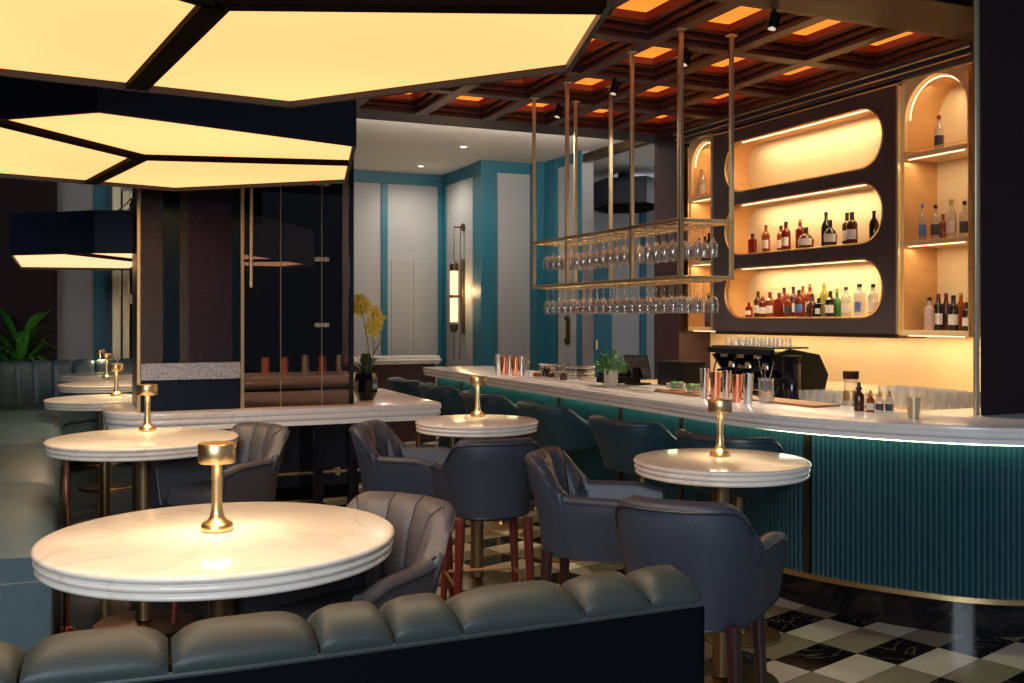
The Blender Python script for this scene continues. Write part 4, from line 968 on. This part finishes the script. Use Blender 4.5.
bd = MB().obox((0, 0, 0), (.20, .62, .012)).build('bar_mat', 'board_wood', bevel=.004); bd.location = (3.80, 4.62, ZB); bd.rotation_euler = (0, 0, .05); tag(bd, 'flat brown wooden board in front of the espresso machine', 'board')
x, y = at(766, 403.5, 1.06)
pj = thing('mixing_glass', 'cut crystal mixing jug with spoons beside the last steel tin', 'jug', (x - .0, y, ZB)); MB().lathe([(0, 0), (.042, 0), (.045, .01), (.043, .13), (.048, .145), (.045, .145), (.040, .13), (.041, .014), (0, .012)], n=10).build('jug', 'clear_glass', pj, smooth=False)
MB().cyl((.01, 0, .015), (-.04, .02, .26), .0025, n=6).ball((-.041, .02, .265), (.007, .007, .010), 8, 6).build('bar_spoon', 'steel', pj); MB().cyl((0, .01, .015), (.03, -.03, .24), .0025, n=6).build('bar_spoon', 'steel', pj)
x, y = at(859, 411, 1.06); bottle(x, y, ZB, .155, .026, 'dropper', 'bottle_brown', 'cap_black', 'amber dropper bottle on bar beside brass holder', None)
for k, (u, v, m) in enumerate(((870.5, 412, 'bottle_amber'), (880, 412.5, 'bottle_clear'), (889.5, 413, 'bottle_clear'))):
    x, y = at(u, v, 1.06); bottle(x, y, ZB, .115, .022, 'dropper', m, 'cap_gold', 'small %s cork stopped bitters bottle, %s from the dropper bottle' % (CN[m], ORD[k]), 'label_dark' if k else 'paper_label', 'bitters bottles on the bar')
x, y = at(913.5, 418.5, 1.06); cup(x, y, ZB, .10, .036, 'antique_brass', 'tapered bronze tin standing alone near the pier on the bar', .68)
x, y = 4.72, 5.02
jr = thing('lidded_jar', 'tall glass jar with dark lid in brass holder behind dropper bottle', 'jar', (*at(851, 411, 1.0), ZB))
MB().lathe([(0, .0), (.04, 0), (.04, .13), (0, .13)], n=20).build('jar', 'clear_glass', jr); MB().lathe([(0, .13), (.046, .13), (.046, .175), (0, .175)], n=20).build('lid', 'bottle_brown', jr); MB().lathe([(.041, 0), (.044, 0), (.044, .06), (.041, .06)], n=20).build('holder', 'brass', jr)

# espresso machine
em = thing('espresso_machine', 'black and chrome espresso machine with cups on top on back counter', 'espresso machine', (4.98, 6.30, .941), -PI / 2)
# local: x along the counter (far end negative side), -y towards the barista... front faces -x room
MB().loft([[(x, y, z) for y, z in ((-.26, .10), (.25, .10), (.25, .40), (.05, .46), (-.12, .44), (-.16, .36), (-.12, .26), (-.20, .18))] for x in (-.36, .36)]).build('body', 'gloss_black', em, bevel=.008)
for s in (-1, 1):
    MB().loft([[(x, y, z) for y, z in ((-.30, .0), (.26, .0), (.32, .24), (.22, .44), (-.10, .50), (-.30, .42), (-.16, .22))] for x in (s * .36, s * .40)]).build('side_panel', 'black', em, bevel=.006)
MB().box(-.40, .40, -.30, .10, .50, .515).box(-.42, .42, -.34, -.29, .44, .50).build('cup_rail', 'black', em, bevel=.006)
MB().box(-.35, .35, -.31, -.12, .085, .10).build('drip_tray', 'steel', em, bevel=.003)
for k in range(3):
    x = -.22 + .22 * k
    g = MB().lathe([(0, -.02), (.042, -.02), (.042, .03), (.034, .05), (0, .05)], x, -.20, .31, 20).cyl((x, -.20, .335), (x, -.10, .36), .02).build('group_head', 'steel', em)
    MB().lathe([(0, -.055), (.03, -.055), (.036, -.02), (0, -.02)], x, -.20, .31, 18).cyl((x, -.23, .285), (x, -.37, .265), .013).build('portafilter', 'black', g)
    MB().box(x - .05, x + .05, -.303, -.297, .40, .435).build('gauge_panel', 'steel', em)
for s in (-.33, .33): MB().tube([(s, -.22, .38), (s, -.30, .36), (s * 1.02, -.32, .26), (s * 1.02, -.30, .12)], .007, 8).build('steam_wand', 'steel', em)
for k in range(4): MB().cyl((-.33 + .66 * (k % 2), -.22 + .42 * (k // 2), 0), (-.33 + .66 * (k % 2), -.22 + .42 * (k // 2), .09), .022).build('foot', 'steel', em)
em.scale = (.95, .85, .76)
cu = None
for k in range(14):
    x, y = 4.98 - .15 + .12 * (k // 7), 6.02 + .095 * (k % 7)
    lab = 'upturned clear coffee glass on top of espresso machine'
    if cu is None: cu = MB().lathe([(0, .065), (.024, .065), (.030, 0), (.028, 0), (.022, .061), (0, .061)], n=14).build('coffee_glass', 'clear_glass'); cu.location = (x, y, .942 + .515 * .76); tag(cu, lab, 'glass', 'glasses on the espresso machine')
    else: dup(cu, (x, y, .942 + .515 * .76), 0, lab)
gr = thing('coffee_grinder', 'black cylindrical coffee grinder beside the espresso machine', 'grinder', (4.82, 5.82, .941))
MB().lathe([(0, 0), (.075, 0), (.075, .03), (.065, .05), (.065, .27), (.07, .28), (0, .28)], n=24).build('body', 'gloss_black', gr); MB().lathe([(0, .28), (.05, .28), (.068, .33), (.066, .335), (0, .335)], n=24).build('hopper', 'black', gr); MB().box(-.14, -.06, -.02, .02, .14, .17).build('spout', 'black', gr)

# glassware on the back counter
tb = None
tray = MB().box(-.17, .17, -.27, .27, 0, .012).build('glass_tray', 'bronze', bevel=.004); tray.location = (4.88, 5.42, .941); tag(tray, 'flat bronze tray of short tumblers beside the espresso machine', 'tray')
for k in range(24):
    x, y = 4.77 + .075 * (k % 4), 5.20 + .088 * (k // 4)
    lab = 'short cut tumbler on the bronze tray by the espresso machine'
    if tb is None: tb = MB().lathe([(0, 0), (.028, 0), (.032, .085), (.030, .085), (.026, .010), (0, .010)], n=14).build('tumbler', 'clear_glass'); tb.location = (x, y, .9535); tag(tb, lab, 'glass', 'tumblers on the tray')
    else: dup(tb, (x, y, .9535), 0, lab)
hb = None
for k in range(56):
    x, y = 5.02 + .085 * (k % 4), 4.12 + .085 * (k // 4)
    if y > 4.75 and x < 5.1: continue
    lab = 'tall clear highball glass in the crowd on the back counter'
    if hb is None: hb = MB().lathe([(0, 0), (.030, 0), (.033, .145), (.031, .145), (.028, .012), (0, .012)], n=14).build('highball_glass', 'clear_glass'); hb.location = (x, y, .941); tag(hb, lab, 'glass', 'highball glasses on the back counter')
    else: dup(hb, (x, y, .941), 0, lab)
fl_ = None
for k in range(8):
    x, y = 5.50 + .09 * (k % 2), 6.62 + .10 * (k // 2)
    lab = 'slim glass standing behind the mixing tins against gold wall'
    if fl_ is None: fl_ = MB().lathe([(0, 0), (.03, 0), (.03, .003), (.004, .01), (.004, .08), (.03, .13), (.026, .21), (.024, .21), (.027, .13), (0, .085)], n=14).build('champagne_glass', 'clear_glass'); fl_.location = (x, y, .941); tag(fl_, lab, 'glass', 'slim glasses by the gold wall')
    else: dup(fl_, (x, y, .941), 0, lab)

# ------------------------------------------------------------------ orchid on the communal table
oc = thing('potted_orchid', 'yellow flowering orchid in black faceted pot on the communal table', 'potted plant', (2.0, 7.12, .951))
MB().lathe([(0, 0), (.055, 0), (.088, .06), (.088, .15), (.078, .195), (.070, .195), (.078, .15), (0, .15)], n=10).build('pot', 'gloss_black', oc, smooth=False)
MB().lathe([(0, .15), (.078, .15), (.07, .165), (0, .172)], n=16).build('soil', 'soil', oc)
def blade(m, base, tip, w, sag, n=8, fold=.15):
    a, b = Vector(base), Vector(tip); d = b - a; s = d.cross(Vector((0, 0, 1))); s = s.normalized() if s.length > 1e-4 else Vector((1, 0, 0))
    L = []; 
    for k in range(n + 1):
        t = k / n; p = a + d * t; p.z += sag * 4 * t * (1 - t); ww = w * (math.sin(PI * min(1, .12 + t * .88)) ** .7); up = Vector((0, 0, ww * fold))
        L.append([tuple(p - s * ww + up), tuple(p - s * ww * .5 + up * .3), tuple(p), tuple(p + s * ww * .5 + up * .3), tuple(p + s * ww + up), tuple(p + s * ww * .5 + up * .3 - Vector((0, 0, .002))), tuple(p - Vector((0, 0, .002))), tuple(p - s * ww * .5 + up * .3 - Vector((0, 0, .002)))])
    m.loft(L)
for tip, w in (((-.10, .02, .33), .042), ((.02, .08, .34), .04), ((.14, -.02, .46), .026), ((.12, .08, .30), .03), ((-.13, -.06, .25), .03)):
    m = MB(); blade(m, (0, 0, .16), tip, w, .05); m.build('leaf', 'leaf_dark', oc)
stems = [[(0, 0, .16), (.02, 0, .35), (-.01, 0, .55), (-.04, -.01, .68), (-.05, -.02, .73)], [(.02, 0, .16), (.06, 0, .36), (.05, .0, .52), (.05, -.02, .63)]]
cams = Vector((-.3, -1, .1)).normalized()
for st in stems: MB().tube(catmull(st, 6), .0035, 6).build('flower_stem', 'stem_green', oc)
fl0 = None
for k, (x, y, z) in enumerate(((-.055, -.02, .735), (-.015, -.03, .70), (-.085, -.01, .68), (-.03, .03, .66), (-.10, .02, .63), (.03, -.03, .66), (.07, -.02, .64), (.10, 0, .60), (.05, -.02, .58), (.09, -.03, .545), (.035, .01, .53), (.06, -.01, .49))):
    if fl0 is None:
        m = MB()
        for q in range(5):
            a = 2 * PI * q / 5 + .3; c0 = (.024 * math.cos(a), .0, .024 * math.sin(a)); ca, sa = math.cos(a), math.sin(a)
            vs = [(0, 0, 0), (.022 * ca - .014 * sa, -.006, .022 * sa + .014 * ca), (.042 * ca - .006 * sa, .002, .042 * sa + .006 * ca), (.042 * ca + .006 * sa, .002, .042 * sa - .006 * ca), (.022 * ca + .014 * sa, -.006, .022 * sa - .014 * ca), (.022 * ca, .004, .022 * sa)]
            m.add(vs, [(0, 1, 5), (1, 2, 5), (2, 3, 5), (3, 4, 5), (4, 0, 5)])
        m.ball((0, -.008, -.004), (.007, .010, .009), 8, 6)
        m.v = [tuple(1.3 * q for q in v) for v in m.v]; fl0 = m.build('blossom', 'petal', oc); fl0.location = (x, y, z); fl0.rotation_euler = (.2, .3, .3)
    else:
        c = fl0.copy(); COL.objects.link(c); c.parent = oc; c.location = (x, y, z); c.rotation_euler = (random.uniform(-.4, .4), random.uniform(0, 6), random.uniform(-.5, .9))
# leafy plant behind the far banquette
x, y = onY(20, 350, 12.45)[0], 12.45
pp = thing('potted_palm', 'broad leaved green plant in dark corner behind the far banquette', 'potted plant', (x, y, 0))
MB().lathe([(0, 0), (.16, 0), (.20, .5), (.18, .5), (.17, .45), (0, .45)], n=24).build('pot', 'black', pp)
for k in range(5): a = k * 1.3; MB().tube([(0, 0, .45), (.04 * math.cos(a), .04 * math.sin(a), .8), (.10 * math.cos(a), .08 * math.sin(a), 1.15)], .012, 6).build('stem', 'stem_green', pp)
for k in range(46):
    a = k * 2.4; b = .8 + .5 * ((k * 37) % 46) / 46; L = .34 + .12 * random.random(); base = (.05 * math.cos(a), .04 * math.sin(a), b)
    tip = (L * math.cos(a), -.12 + L * .42 * math.sin(a), b + random.uniform(-.05, .42)); m = MB(); blade(m, base, tip, .05, .08); m.build('leaf', 'leaf', pp)

# ================================================================== CAMERA AND LIGHT
cam = bpy.data.cameras.new('camera'); co = bpy.data.objects.new('camera', cam); COL.objects.link(co)
co.location = (0, 0, EYE); co.rotation_euler = (PI / 2, 0, -TH)
cam.sensor_width = 36; cam.lens = 36 * 1000 / 1024; cam.shift_y = -(341.5 - 318) / 1024; cam.clip_start = .05
scene.camera = co; scene.cycles.transparent_max_bounces = 24
w = bpy.data.worlds.new('world'); scene.world = w; w.use_nodes = True
bg = w.node_tree.nodes['Background']; bg.inputs[0].default_value = (.48, .62, .90, 1); bg.inputs[1].default_value = WORLD_S
# unseen cool area light added behind the camera as assumed daylight; no windows built
area('added_cool_fill', (-2.3, -2.6, 2.9), (3.8, 1.8), COOL_FILL_W, (.74, .86, 1.0), (math.radians(62), 0, math.radians(-22)))
area('added_cool_fill', (9.6, 11.2, 2.0), (2.2, 2.4), ALC_W, (.86, .93, 1.0), (0, math.radians(90), 0))  # unseen cool panel added to brighten the side room and white ceiling
vs = scene.view_settings; vs.view_transform = 'Standard'; vs.look = 'None'; vs.gamma = 1.0; vs.use_curve_mapping = False; vs.exposure = 0.0
